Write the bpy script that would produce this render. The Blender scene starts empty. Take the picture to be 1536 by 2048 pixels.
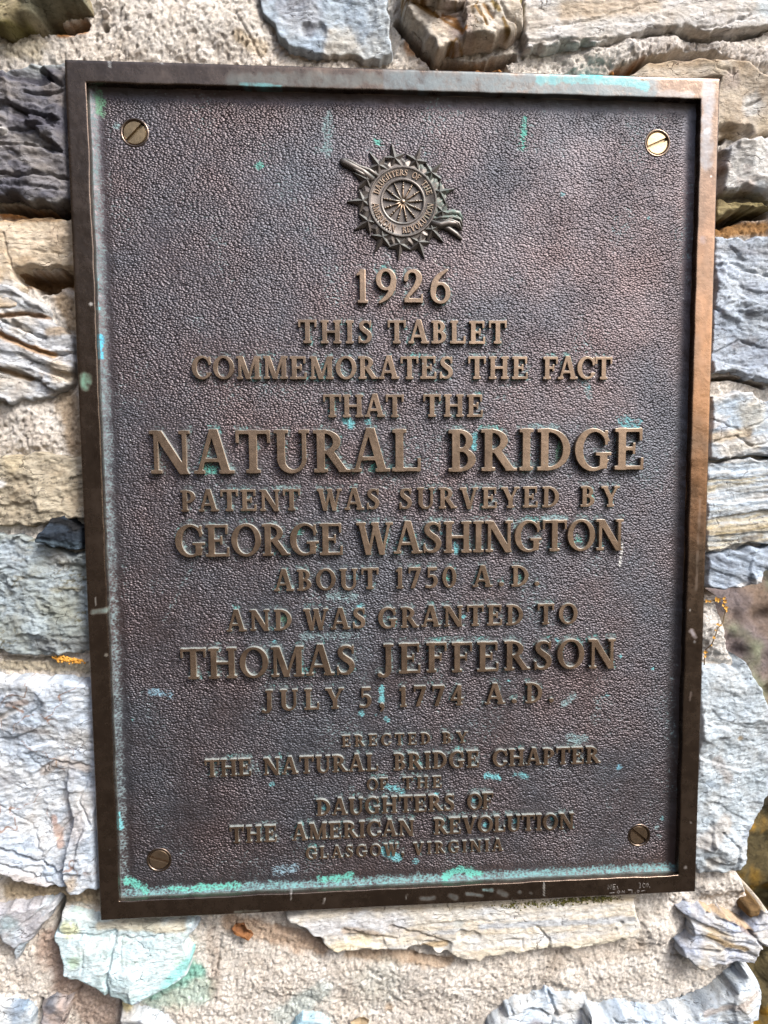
import bpy, bmesh, math, random
import numpy as np
from mathutils import Matrix, Vector

# ------------------------------------------------------------------ camera, light, exposure
SC = bpy.context.scene
COL = SC.collection
CAM = np.array([-0.04610264, -0.49374255, 0.03660915])
ROT = np.array([[0.99794617, -0.06366331, -0.00710122],      # right
                [-0.01212219, -0.07883177, -0.99681423],     # down
                [0.06290069, 0.99485302, -0.0794416]])       # forward
FPX = 1361.4                                                 # focal length in pixels of the 1536x2048 photograph
cd = bpy.data.cameras.new('camera')
cd.sensor_fit = 'VERTICAL'; cd.sensor_height = 36.0; cd.lens = FPX / 2048 * 36
cd.clip_start = 0.02; cd.clip_end = 100
cd.dof.use_dof = True; cd.dof.focus_distance = 0.5; cd.dof.aperture_fstop = 13.0
cam = bpy.data.objects.new('camera', cd); COL.objects.link(cam)
M = Matrix.Identity(4)
for i in range(3):
    M[i][0] = ROT[0][i]; M[i][1] = -ROT[1][i]; M[i][2] = -ROT[2][i]; M[i][3] = CAM[i]
cam.matrix_world = M
SC.camera = cam

SUN_DIR = Vector((0.46, -0.50, 0.66)).normalized()           # towards the light, up and to the right
world = bpy.data.worlds.new('World'); SC.world = world; world.use_nodes = True
wn = world.node_tree.nodes; wl = world.node_tree.links
sky = wn.new('ShaderNodeTexSky'); sky.sky_type = 'NISHITA'; sky.sun_disc = False
sky.sun_elevation = math.asin(SUN_DIR.z); sky.sun_rotation = math.atan2(SUN_DIR.x, SUN_DIR.y)
sky.air_density = 1.0; sky.dust_density = 3.0
wn['Background'].inputs['Strength'].default_value = 0.15
# clear sky above and right; an added brown fade darkens it below and left
wc = wn.new('ShaderNodeTexCoord'); wx = wn.new('ShaderNodeSeparateXYZ'); wl.new(wc.outputs['Generated'], wx.inputs[0])
w1 = wn.new('ShaderNodeMath'); w1.operation = 'MULTIPLY_ADD'; wl.new(wx.outputs['X'], w1.inputs[0]); w1.inputs[1].default_value = 0.75; wl.new(wx.outputs['Z'], w1.inputs[2])
wr = wn.new('ShaderNodeMapRange'); wr.interpolation_type = 'SMOOTHSTEP'; wl.new(w1.outputs[0], wr.inputs[0])
wr.inputs[1].default_value = -0.10; wr.inputs[2].default_value = 0.75
wm = wn.new('ShaderNodeMix'); wm.data_type = 'RGBA'; wl.new(wr.outputs[0], wm.inputs[0])
wm.inputs[6].default_value = (0.30, 0.23, 0.17, 1); wl.new(sky.outputs['Color'], wm.inputs[7])
wl.new(wm.outputs[2], wn['Background'].inputs['Color'])
sd = bpy.data.lights.new('sun', 'SUN'); sd.energy = 2.4; sd.angle = math.radians(20); sd.color = (1.0, 0.975, 0.94)
sun = bpy.data.objects.new('sun', sd); COL.objects.link(sun)
sun.rotation_euler = (-SUN_DIR).to_track_quat('-Z', 'Y').to_euler()
sun.location = (0.8, -1.2, 1.4)
SC.view_settings.view_transform = 'Standard'; SC.view_settings.look = 'None'
SC.view_settings.gamma = 1.0; SC.view_settings.exposure = 1.18
SC.view_settings.use_curve_mapping = False
SC.render.engine = 'CYCLES'
SC.cycles.use_denoising = True
SC.cycles.max_bounces = 5

# ------------------------------------------------------------------ measuring: photograph pixel -> point on a plane of the wall
def pt(x, y, Y=0.0):
    d = ROT.T @ np.array([(x - 768) / FPX, (y - 1024) / FPX, 1.0])
    p = CAM + d * ((Y - CAM[1]) / d[1])
    return float(p[0]), float(p[2])
PX = 0.000355                                                # metres per photograph pixel on the plaque
YW = 0.012                                                   # plane the stone outlines were measured on
def srgb(c, k=1.0):
    c = np.array(c, float) / 255
    return np.where(c <= 0.04045, c / 12.92, ((c + 0.055) / 1.055) ** 2.4) * k

# ------------------------------------------------------------------ noise (numpy)
def h2(ix, iy, seed=0):
    n = (ix.astype(np.int64) * 374761393 + iy.astype(np.int64) * 668265263 + seed * 1013904223) & 0xffffffff
    n = ((n ^ (n >> 13)) * 1274126177) & 0xffffffff
    n = n ^ (n >> 16)
    n = (n * 2246822519) & 0xffffffff
    return ((n ^ (n >> 15)) & 0xffffff) / float(0xffffff)
def noise(u, v, s=0):
    iu = np.floor(u); iv = np.floor(v); fu = u - iu; fv = v - iv
    r = 0
    wu = fu * fu * fu * (fu * (fu * 6 - 15) + 10); wv = fv * fv * fv * (fv * (fv * 6 - 15) + 10)
    def g(a, b):
        t = h2(iu + a, iv + b, s) * 2 * math.pi
        return np.cos(t) * (fu - a) + np.sin(t) * (fv - b)
    a = g(0, 0) * (1 - wu) + g(1, 0) * wu
    b = g(0, 1) * (1 - wu) + g(1, 1) * wu
    return (a * (1 - wv) + b * wv) * 1.5
def fbm(u, v, s=0, o=4, gain=0.5):
    r = 0; a = 1.0; f = 1.0
    for k in range(o):
        r = r + a * noise(u * f + 7.3 * k, v * f - 3.1 * k, s + k); a *= gain; f *= 2.03
    return r
def ridged(u, v, s=0, o=3):
    r = 0; a = 1.0; f = 1.0
    for k in range(o):
        r = r + a * (1 - 2 * np.abs(noise(u * f + 5.3 * k, v * f, s + k))); a *= 0.5; f *= 2.1
    return r
def sstep(a, b, x):
    t = np.clip((x - a) / (b - a), 0, 1); return t * t * (3 - 2 * t)
def facets(u, v, sc, seed, slope):
    """Lower envelope of randomly tilted planes: the chipped faces of broken rock."""
    U = u / sc; V = v / sc; iu = np.floor(U); iv = np.floor(V)
    best = np.full(U.shape, 1e9)
    for a in (-1, 0, 1):
        for b in (-1, 0, 1):
            cx = iu + a; cy = iv + b
            px = cx + h2(cx, cy, seed); py = cy + h2(cx, cy, seed + 1)
            t = h2(cx, cy, seed + 2) * 2 * math.pi; m = slope * h2(cx, cy, seed + 3)
            du = U - px; dv = V - py
            hh = 0.35 * h2(cx, cy, seed + 4) + m * (np.cos(t) * du + np.sin(t) * dv) + 0.14 * (du * du + dv * dv)
            best = np.minimum(best, hh)
    return best * sc
def strata(u, v, ang, thick, seed, ln=0.05):
    """Bedded rock: each bed ends at its own depth, so the beds make ledges. Returns height 0..1 and a bed number."""
    c = math.cos(math.radians(ang)); s = math.sin(math.radians(ang))
    a = u * c + v * s; b = -u * s + v * c
    w = fbm(a / (ln * 1.2), b / (ln * 0.5), seed + 50, 3) * 1.1
    q = b / thick + w + 500
    k = np.floor(q); f = q - k
    def off(kk):
        return 0.6 * h2(kk, kk * 0 + 3, seed) + 0.7 * noise(a / ln + kk * 17.31, kk * 3.77 + b * 0 + 0.37, seed + 9)
    t = sstep(0.0, 0.18, f)
    return off(k - 1) * (1 - t) + off(k) * t + 0.10 * f, k
def poly_sdf(u, v, poly):
    P = np.array(poly); Q = np.roll(P, -1, 0)
    d = np.full(u.shape, 1e9); ins = np.zeros(u.shape, bool)
    for (ax, ay), (bx, by) in zip(P, Q):
        ex, ey = bx - ax, by - ay; L = ex * ex + ey * ey + 1e-18
        t = np.clip(((u - ax) * ex + (v - ay) * ey) / L, 0, 1)
        d = np.minimum(d, (u - ax - t * ex) ** 2 + (v - ay - t * ey) ** 2)
        if abs(by - ay) > 1e-12:
            c = ((ay > v) != (by > v)) & (u < (bx - ax) * (v - ay) / (by - ay) + ax)
            ins ^= c
    return np.where(ins, -1, 1) * np.sqrt(d)
def line_dist(u, v, pts):
    d = np.full(u.shape, 1e9)
    if len(pts) == 1:
        return np.hypot(u - pts[0][0], v - pts[0][1])
    for (ax, ay), (bx, by) in zip(pts[:-1], pts[1:]):
        ex, ey = bx - ax, by - ay; L = ex * ex + ey * ey + 1e-18
        t = np.clip(((u - ax) * ex + (v - ay) * ey) / L, 0, 1)
        d = np.minimum(d, np.hypot(u - ax - t * ex, v - ay - t * ey))
    return d
def curvy(poly, n=4, amp=0.0012, seed=0):
    """Break the straight runs of a traced outline into the small irregularities of a stone's edge."""
    P = np.array(poly, float); out = []
    for i in range(len(P)):
        a = P[i]; b = P[(i + 1) % len(P)]
        for k in range(n):
            out.append(a + (b - a) * k / n)
    out = np.array(out)
    nx = noise(out[:, 0] * 130, out[:, 1] * 130, seed); ny = noise(out[:, 0] * 130 + 9, out[:, 1] * 130, seed + 5)
    return out + amp * 2 * np.stack([nx, ny], 1)

# ------------------------------------------------------------------ mesh helpers
def link(o, parent=None):
    COL.objects.link(o)
    if parent is not None: o.parent = parent
    return o
def tag(o, label=None, cat=None, group=None, kind=None):
    for k, val in (('label', label), ('category', cat), ('group', group), ('kind', kind)):
        if val: o[k] = val
    return o
def empty(name, loc=(0, 0, 0)):
    o = bpy.data.objects.new(name, None); o.empty_display_size = 0.05; COL.objects.link(o); o.location = loc
    return o
def mesh_obj(name, verts, faces, mat, parent=None, smooth=True, cols=None, sharp=None):
    me = bpy.data.meshes.new(name)
    verts = np.asarray(verts, np.float32)
    if isinstance(faces, np.ndarray):
        n = len(faces); kk = faces.shape[1]
        me.vertices.add(len(verts)); me.vertices.foreach_set('co', verts.ravel())
        me.loops.add(n * kk); me.loops.foreach_set('vertex_index', faces.astype(np.int32).ravel())
        me.polygons.add(n); me.polygons.foreach_set('loop_start', np.arange(0, n * kk, kk, dtype=np.int32))
        me.update(calc_edges=True)
    else:
        me.from_pydata([tuple(map(float, p)) for p in verts], [], faces)
    me.validate()
    if smooth: me.polygons.foreach_set('use_smooth', np.ones(len(me.polygons), bool))
    if cols is not None:
        at = me.color_attributes.new('Col', 'FLOAT_COLOR', 'POINT')
        at.data.foreach_set('color', np.asarray(cols, np.float32).ravel())
    me.materials.append(mat)
    o = bpy.data.objects.new(name, me)
    link(o, parent)
    if parent is not None:
        o.matrix_parent_inverse = Matrix.Translation(parent.location).inverted()
    if sharp is not None:
        try: me.set_sharp_from_angle(angle=math.radians(sharp))
        except Exception: pass
    return o
def grid_faces(mask, flip=False):
    """Quads of a regular grid whose four corners are all inside the mask; also the compact vertex index."""
    ny, nx = mask.shape
    idx = np.arange(ny * nx).reshape(ny, nx)
    ok = mask[:-1, :-1] & mask[1:, :-1] & mask[:-1, 1:] & mask[1:, 1:]
    a = idx[:-1, :-1][ok]; b = idx[:-1, 1:][ok]; c = idx[1:, 1:][ok]; d = idx[1:, :-1][ok]
    f = np.stack([a, b, c, d], 1)
    used = np.unique(f); re = np.full(ny * nx, -1); re[used] = np.arange(len(used))
    return re[f], used
class MB:
    """Collects simple shapes into one mesh."""
    def __init__(self): self.v = []; self.f = []
    def add(self, vs, fs):
        n = len(self.v); self.v += [tuple(map(float, p)) for p in vs]; self.f += [tuple(i + n for i in q) for q in fs]
    def tube(self, pts, rad, n=8, sq=1.0):
        pts = [Vector(p) for p in pts]; rings = []
        for i, p in enumerate(pts):
            a = pts[max(0, i - 1)]; b = pts[min(len(pts) - 1, i + 1)]
            t = (b - a).normalized(); r = rad[i] if hasattr(rad, '__len__') else rad
            s = t.cross(Vector((0, 1, 0)))
            s = s.normalized() if s.length > 1e-6 else Vector((1, 0, 0))
            w = s.cross(t).normalized()
            rings.append([p + s * (r * math.cos(2 * math.pi * k / n)) + w * (sq * r * math.sin(2 * math.pi * k / n)) for k in range(n)])
        vs = [q for r in rings for q in r]; fs = []
        for i in range(len(rings) - 1):
            for k in range(n):
                fs.append((i * n + k, i * n + (k + 1) % n, (i + 1) * n + (k + 1) % n, (i + 1) * n + k))
        fs.append(tuple(range(n))[::-1]); fs.append(tuple((len(rings) - 1) * n + k for k in range(n)))
        self.add(vs, fs)
    def ball(self, c, r, sq=1.0, n=10, m=6):
        vs = []; fs = []
        for i in range(m + 1):
            th = math.pi * i / m
            for k in range(n):
                ph = 2 * math.pi * k / n
                vs.append((c[0] + r * math.sin(th) * math.cos(ph), c[1] - sq * r * math.cos(th), c[2] + r * math.sin(th) * math.sin(ph)))
        for i in range(m):
            for k in range(n):
                fs.append((i * n + k, i * n + (k + 1) % n, (i + 1) * n + (k + 1) % n, (i + 1) * n + k))
        self.add(vs, fs)
    def lathe(self, c, prof, n=64):
        """Profile of (radius, y) turned about the plaque's normal."""
        vs = []; fs = []; m = len(prof)
        for k in range(n):
            a = 2 * math.pi * k / n
            for r, y in prof: vs.append((c[0] + r * math.cos(a), y, c[1] + r * math.sin(a)))
        for k in range(n):
            for j in range(m - 1):
                fs.append((k * m + j, ((k + 1) % n) * m + j, ((k + 1) % n) * m + j + 1, k * m + j + 1))
        self.add(vs, fs)
    def build(self, name, mat, parent=None, smooth=False, sharp=None):
        o = mesh_obj(name, self.v, self.f, mat, parent, smooth or sharp is not None, sharp=None)
        bm = bmesh.new(); bm.from_mesh(o.data); bmesh.ops.recalc_face_normals(bm, faces=bm.faces); bm.to_mesh(o.data); bm.free()
        if sharp is not None:
            o.data.set_sharp_from_angle(angle=math.radians(sharp))
        z = np.zeros((len(o.data.vertices), 4), np.float32)
        o.data.color_attributes.new('Col', 'FLOAT_COLOR', 'POINT').data.foreach_set('color', z.ravel())
        return o

# ------------------------------------------------------------------ materials
def new_mat(name):
    m = bpy.data.materials.new(name); m.use_nodes = True
    return m, m.node_tree.nodes, m.node_tree.links, m.node_tree.nodes['Principled BSDF']
def N(nodes, t, **kw):
    n = nodes.new(t)
    for k, v in kw.items(): setattr(n, k, v)
    return n
def tex(nodes, links, scale, detail=4, rough=0.6, coord=None, dist=0.0):
    n = N(nodes, 'ShaderNodeTexNoise'); n.inputs['Scale'].default_value = scale
    n.inputs['Detail'].default_value = detail; n.inputs['Roughness'].default_value = rough
    n.inputs['Distortion'].default_value = dist
    if coord is not None: links.new(coord, n.inputs['Vector'])
    return n
def ramp(nodes, links, src, stops):
    r = N(nodes, 'ShaderNodeValToRGB'); e = r.color_ramp.elements
    while len(e) > 1: e.remove(e[-1])
    for i, (p, c) in enumerate(stops):
        x = e[0] if i == 0 else e.new(p)
        x.position = p; x.color = (c, c, c, 1) if not hasattr(c, '__len__') else tuple(c) + (1,)
    links.new(src, r.inputs['Fac']); return r
def mixc(nodes, links, fac, a, b, mode='MIX'):
    m = N(nodes, 'ShaderNodeMix', data_type='RGBA', blend_type=mode)
    for s, x in ((0, fac), (6, a), (7, b)):
        if hasattr(x, 'is_linked') or hasattr(x, 'links'): links.new(x, m.inputs[s])
        elif hasattr(x, '__len__'): m.inputs[s].default_value = tuple(x)[:3] + (1,)
        else: m.inputs[s].default_value = x
    return m.outputs[2]
def mathn(nodes, links, op, a, b=None, c=None, clamp=False):
    m = N(nodes, 'ShaderNodeMath', operation=op, use_clamp=clamp)
    for i, x in enumerate((a, b, c)):
        if x is None: continue
        if hasattr(x, 'links'): links.new(x, m.inputs[i])
        else: m.inputs[i].default_value = x
    return m.outputs[0]

def stone_material(name, fine, bump_d, speck, rough=0.85, stretch=2.6, crack=0.8):
    """Fine detail of stone: mottling, dark flecks drawn out along the beds, hairline cracks. Col is the rock's own colour."""
    m, n, l, b = new_mat(name)
    co0 = N(n, 'ShaderNodeTexCoord').outputs['Object']
    mp = N(n, 'ShaderNodeMapping'); mp.inputs['Scale'].default_value = (1, 1, stretch); mp.inputs['Rotation'].default_value = (0, 0.12, 0); l.new(co0, mp.inputs['Vector'])
    co = mp.outputs[0]
    at = N(n, 'ShaderNodeAttribute', attribute_name='Col')
    t1 = tex(n, l, fine, 7, 0.72, co, 0.6)
    t2 = tex(n, l, fine * 1.5, 5, 0.75, co, 1.2)
    t3 = tex(n, l, 70, 6, 0.7, co0, 0.5)
    r1 = ramp(n, l, t1.outputs['Fac'], [(0.30, 0.66), (0.5, 1.0), (0.70, 1.22)])
    c = mixc(n, l, 1.0, at.outputs['Color'], r1.outputs['Color'], 'MULTIPLY')
    r3 = ramp(n, l, t3.outputs['Fac'], [(0.35, (0.86, 0.82, 0.78)), (0.55, (1.0, 1.0, 1.0)), (0.7, (1.05, 1.07, 1.1))])
    c = mixc(n, l, 1.0, c, r3.outputs['Color'], 'MULTIPLY')
    r2 = ramp(n, l, t2.outputs['Fac'], [(0.33, 1.0), (0.40, 0.0)])
    fl = mathn(n, l, 'MULTIPLY', r2.outputs['Color'], speck)
    dark = mixc(n, l, 1.0, c, (0.36, 0.32, 0.29), 'MULTIPLY')
    c = mixc(n, l, fl, c, dark)
    hgt = mathn(n, l, 'ADD', t1.outputs['Fac'], mathn(n, l, 'MULTIPLY', r2.outputs['Color'], -0.6))
    if crack > 0:
        wv = tex(n, l, 45, 4, 0.7, co0)
        ad = N(n, 'ShaderNodeVectorMath', operation='MULTIPLY_ADD'); l.new(wv.outputs['Color'], ad.inputs[0])
        ad.inputs[1].default_value = (0.022, 0.022, 0.022); l.new(co, ad.inputs[2])
        vo = N(n, 'ShaderNodeTexVoronoi', feature='DISTANCE_TO_EDGE'); vo.inputs['Scale'].default_value = 38; l.new(ad.outputs[0], vo.inputs['Vector'])
        e = ramp(n, l, vo.outputs['Distance'], [(0.0, 1.0), (0.022, 0.0)])
        mk = ramp(n, l, t3.outputs['Fac'], [(0.50, 0.0), (0.60, 1.0)])
        ck = mathn(n, l, 'MULTIPLY', mathn(n, l, 'MULTIPLY', e.outputs['Color'], mk.outputs['Color']), crack)
        c = mixc(n, l, ck, c, mixc(n, l, 1.0, c, (0.34, 0.27, 0.22), 'MULTIPLY'))
        hgt = mathn(n, l, 'SUBTRACT', hgt, ck)
    l.new(c, b.inputs['Base Color']); b.inputs['Roughness'].default_value = rough
    b.inputs['Specular IOR Level'].default_value = 0.3
    bp = N(n, 'ShaderNodeBump'); bp.inputs['Strength'].default_value = 1.0; bp.inputs['Distance'].default_value = bump_d
    l.new(hgt, bp.inputs['Height']); l.new(bp.outputs['Normal'], b.inputs['Normal'])
    return m
M_STONE = stone_material('weathered_limestone', 220, 0.0010, 0.75)
M_MORTAR = stone_material('sandy_mortar', 520, 0.0015, 0.9, 0.95, 1.2, 0.0)
M_ROCK = stone_material('mossy_rock', 75, 0.008, 0.9, 0.85, 1.3, 0.9)

def bronze_material(name, c1, c2, metal, rough, grain=False, up=0.0, soft=False):
    """Cast bronze; Col holds verdigris, lime and edge tints (rgb = its colour, alpha = how much)."""
    m, n, l, b = new_mat(name)
    co = N(n, 'ShaderNodeTexCoord').outputs['Object']
    at = N(n, 'ShaderNodeAttribute', attribute_name='Col')
    big = tex(n, l, 9 if grain else 22, 6, 0.65, co); fine = tex(n, l, 420, 4, 0.65, co); mid = tex(n, l, 120, 5, 0.7, co)
    c = mixc(n, l, ramp(n, l, big.outputs['Fac'], [(0.36, 0.0), (0.64, 1.0)]).outputs['Color'], c1, c2)
    wo = N(n, 'ShaderNodeAttribute', attribute_name='CopperTint')
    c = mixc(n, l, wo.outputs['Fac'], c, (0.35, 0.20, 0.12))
    rr = ramp(n, l, mid.outputs['Fac'], [(0.3, 0.82), (0.7, 1.2)])
    c = mixc(n, l, 1.0, c, rr.outputs['Color'], 'MULTIPLY')
    # verdigris: the amount at a place, broken up by fine noise
    v = mathn(n, l, 'ADD', mathn(n, l, 'MULTIPLY', at.outputs['Alpha'], 1.25), mathn(n, l, 'MULTIPLY', fine.outputs['Fac'], 1.5))
    v = mathn(n, l, 'ADD', v, mathn(n, l, 'MULTIPLY', mid.outputs['Fac'], 0.8))
    dome = None
    if grain:
        wv = tex(n, l, 150, 3, 0.6, co)
        ad = N(n, 'ShaderNodeVectorMath', operation='MULTIPLY_ADD'); l.new(wv.outputs['Color'], ad.inputs[0])
        ad.inputs[1].default_value = (0.0020, 0.0020, 0.0020); l.new(co, ad.inputs[2])
        v2 = N(n, 'ShaderNodeTexVoronoi', feature='F1'); v2.inputs['Scale'].default_value = 640; st_ = N(n, 'ShaderNodeMapping'); st_.inputs['Scale'].default_value = (0.86, 1.0, 1.2); st_.inputs['Rotation'].default_value = (0, 0.3, 0); l.new(ad.outputs[0], st_.inputs['Vector']); l.new(st_.outputs[0], v2.inputs['Vector'])
        dome = mathn(n, l, 'SUBTRACT', 1.0, mathn(n, l, 'POWER', v2.outputs['Distance'], 1.6))
        v = mathn(n, l, 'ADD', v, mathn(n, l, 'MULTIPLY', mathn(n, l, 'SUBTRACT', 0.80, dome), 1.1))
    if soft:
        v = mathn(n, l, 'MULTIPLY', at.outputs['Alpha'], mathn(n, l, 'MULTIPLY_ADD', mid.outputs['Fac'], 3.2, -0.75, clamp=True), clamp=True)
    else:
        v = mathn(n, l, 'MULTIPLY', mathn(n, l, 'SUBTRACT', v, 1.78), 1.25, clamp=True)
    v = mathn(n, l, 'MULTIPLY', v, mathn(n, l, 'MULTIPLY', at.outputs['Alpha'], 3.0, clamp=True))
    if up > 0:  # pale dust with light painted in on faces turned up and right
        g = N(n, 'ShaderNodeNewGeometry'); sx = N(n, 'ShaderNodeSeparateXYZ'); l.new(g.outputs['True Normal'], sx.inputs[0])
        u = mathn(n, l, 'MULTIPLY', mathn(n, l, 'SUBTRACT', mathn(n, l, 'MULTIPLY_ADD', sx.outputs['X'], 0.45, sx.outputs['Z']), 0.25), 2.5, clamp=True)
        u = mathn(n, l, 'MULTIPLY', u, up)
        dust_light = mixc(n, l, mid.outputs['Fac'], (0.20, 0.25, 0.25), (0.30, 0.34, 0.33))
        c = mixc(n, l, u, c, dust_light)
        mt0 = mathn(n, l, 'MULTIPLY', mathn(n, l, 'SUBTRACT', 1.0, u), metal)
    else: mt0 = metal
    c = mixc(n, l, v, c, at.outputs['Color'])
    mt = mathn(n, l, 'MULTIPLY', mathn(n, l, 'SUBTRACT', 1.0, v), mt0)
    # lime specks
    vo = N(n, 'ShaderNodeTexVoronoi', feature='F1'); vo.inputs['Scale'].default_value = 60; l.new(co, vo.inputs['Vector'])
    sp = mathn(n, l, 'LESS_THAN', mathn(n, l, 'ADD', vo.outputs['Distance'], mathn(n, l, 'MULTIPLY', big.outputs['Fac'], 0.10)), 0.085)
    c = mixc(n, l, mathn(n, l, 'MULTIPLY', sp, 0.55), c, (0.42, 0.42, 0.40))
    l.new(c, b.inputs['Base Color']); l.new(mt, b.inputs['Metallic'])
    ro = mathn(n, l, 'MULTIPLY_ADD', mathn(n, l, 'ADD', mid.outputs['Fac'], big.outputs['Fac']), 0.22, rough - 0.22)
    ro = mathn(n, l, 'ADD', ro, mathn(n, l, 'MULTIPLY', v, 0.35), clamp=True)
    l.new(ro, b.inputs['Roughness'])
    bp = N(n, 'ShaderNodeBump'); bp.inputs['Strength'].default_value = 1.0
    if grain:
        sm = N(n, 'ShaderNodeAttribute', attribute_name='Grain')
        hg = mathn(n, l, 'MULTIPLY', dome, sm.outputs['Fac'])
        hg = mathn(n, l, 'ADD', hg, mathn(n, l, 'MULTIPLY', fine.outputs['Fac'], 0.25))
        bp.inputs['Distance'].default_value = 0.00085
        l.new(hg, bp.inputs['Height'])
    else:
        bp.inputs['Distance'].default_value = 0.00011
        l.new(mathn(n, l, 'ADD', fine.outputs['Fac'], mid.outputs['Fac']), bp.inputs['Height'])
    l.new(bp.outputs['Normal'], b.inputs['Normal'])
    return m
M_FRAME = bronze_material('bronze_border', (0.130, 0.098, 0.078), (0.165, 0.125, 0.098), 0.95, 0.27, soft=True)
M_PANEL = bronze_material('pebbled_bronze', (0.104, 0.082, 0.085), (0.088, 0.090, 0.104), 0.85, 0.49, grain=True)
M_LETTER = bronze_material('worn_bronze_letters', (0.235, 0.168, 0.12), (0.29, 0.21, 0.15), 0.90, 0.39, up=0.8)
M_EMBLEM = bronze_material('emblem_bronze', (0.115, 0.10, 0.09), (0.15, 0.13, 0.118), 0.7, 0.45, up=0.35)
M_BRASS = bronze_material('old_brass', (0.25, 0.185, 0.11), (0.30, 0.225, 0.135), 0.9, 0.40)
M_BRASS_DULL = bronze_material('tarnished_brass', (0.125, 0.088, 0.058), (0.165, 0.118, 0.078), 0.85, 0.46)
M_BRASS_BRIGHT = bronze_material('clean_brass', (0.36, 0.27, 0.15), (0.43, 0.33, 0.20), 0.9, 0.42)
def plain(name, c1, c2, scale, rough=0.8):
    m, n, l, b = new_mat(name)
    co = N(n, 'ShaderNodeTexCoord').outputs['Object']
    t = tex(n, l, scale, 5, 0.65, co)
    l.new(mixc(n, l, ramp(n, l, t.outputs['Fac'], [(0.35, 0.0), (0.65, 1.0)]).outputs['Color'], c1, c2), b.inputs['Base Color'])
    b.inputs['Roughness'].default_value = rough
    return m
# ------------------------------------------------------------------ the wall
ALB = 0.70                       # photograph tone of a lit face -> base colour
YM = 0.0185                      # mean depth of the mortar face behind the plaque's front
PLX, PLZ = 0.4572 / 2, 0.61155 / 2
MOSAIC = {}
def P(l, Y=YW): return [pt(x, y, Y) for x, y in l]
def paint(u, v, base, blobs):
    c = base
    for (x, y, r, col, k) in blobs:
        pts = P(x) if y is None else [pt(x, y, YW)]
        d = line_dist(u, v, pts) / (r * PX)
        d = d * (1 + 0.35 * fbm(u * 90, v * 90, 77, 3))
        w = (k * sstep(1.25, 0.45, d))[..., None]
        c = c * (1 - w) + vivid(srgb(col, ALB), 1.15) * w
    return c
def vivid(c, k=1.35):
    g = c.mean(); k = k if c[2] >= c[0] else 1 + (k - 1) * 0.15; return np.clip(g + (c - g) * k, 0.005, 0.85)
def under_plaque(u, v):
    return np.maximum(np.abs(u) - PLX, np.abs(v) - PLZ)          # <0 where the plaque covers the wall

wall = empty('stone_wall', (0.0, 0.0, -0.46))
tag(wall, 'rough wall of pale layered stones in sandy mortar behind the bronze plaque', 'stone wall')

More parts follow.
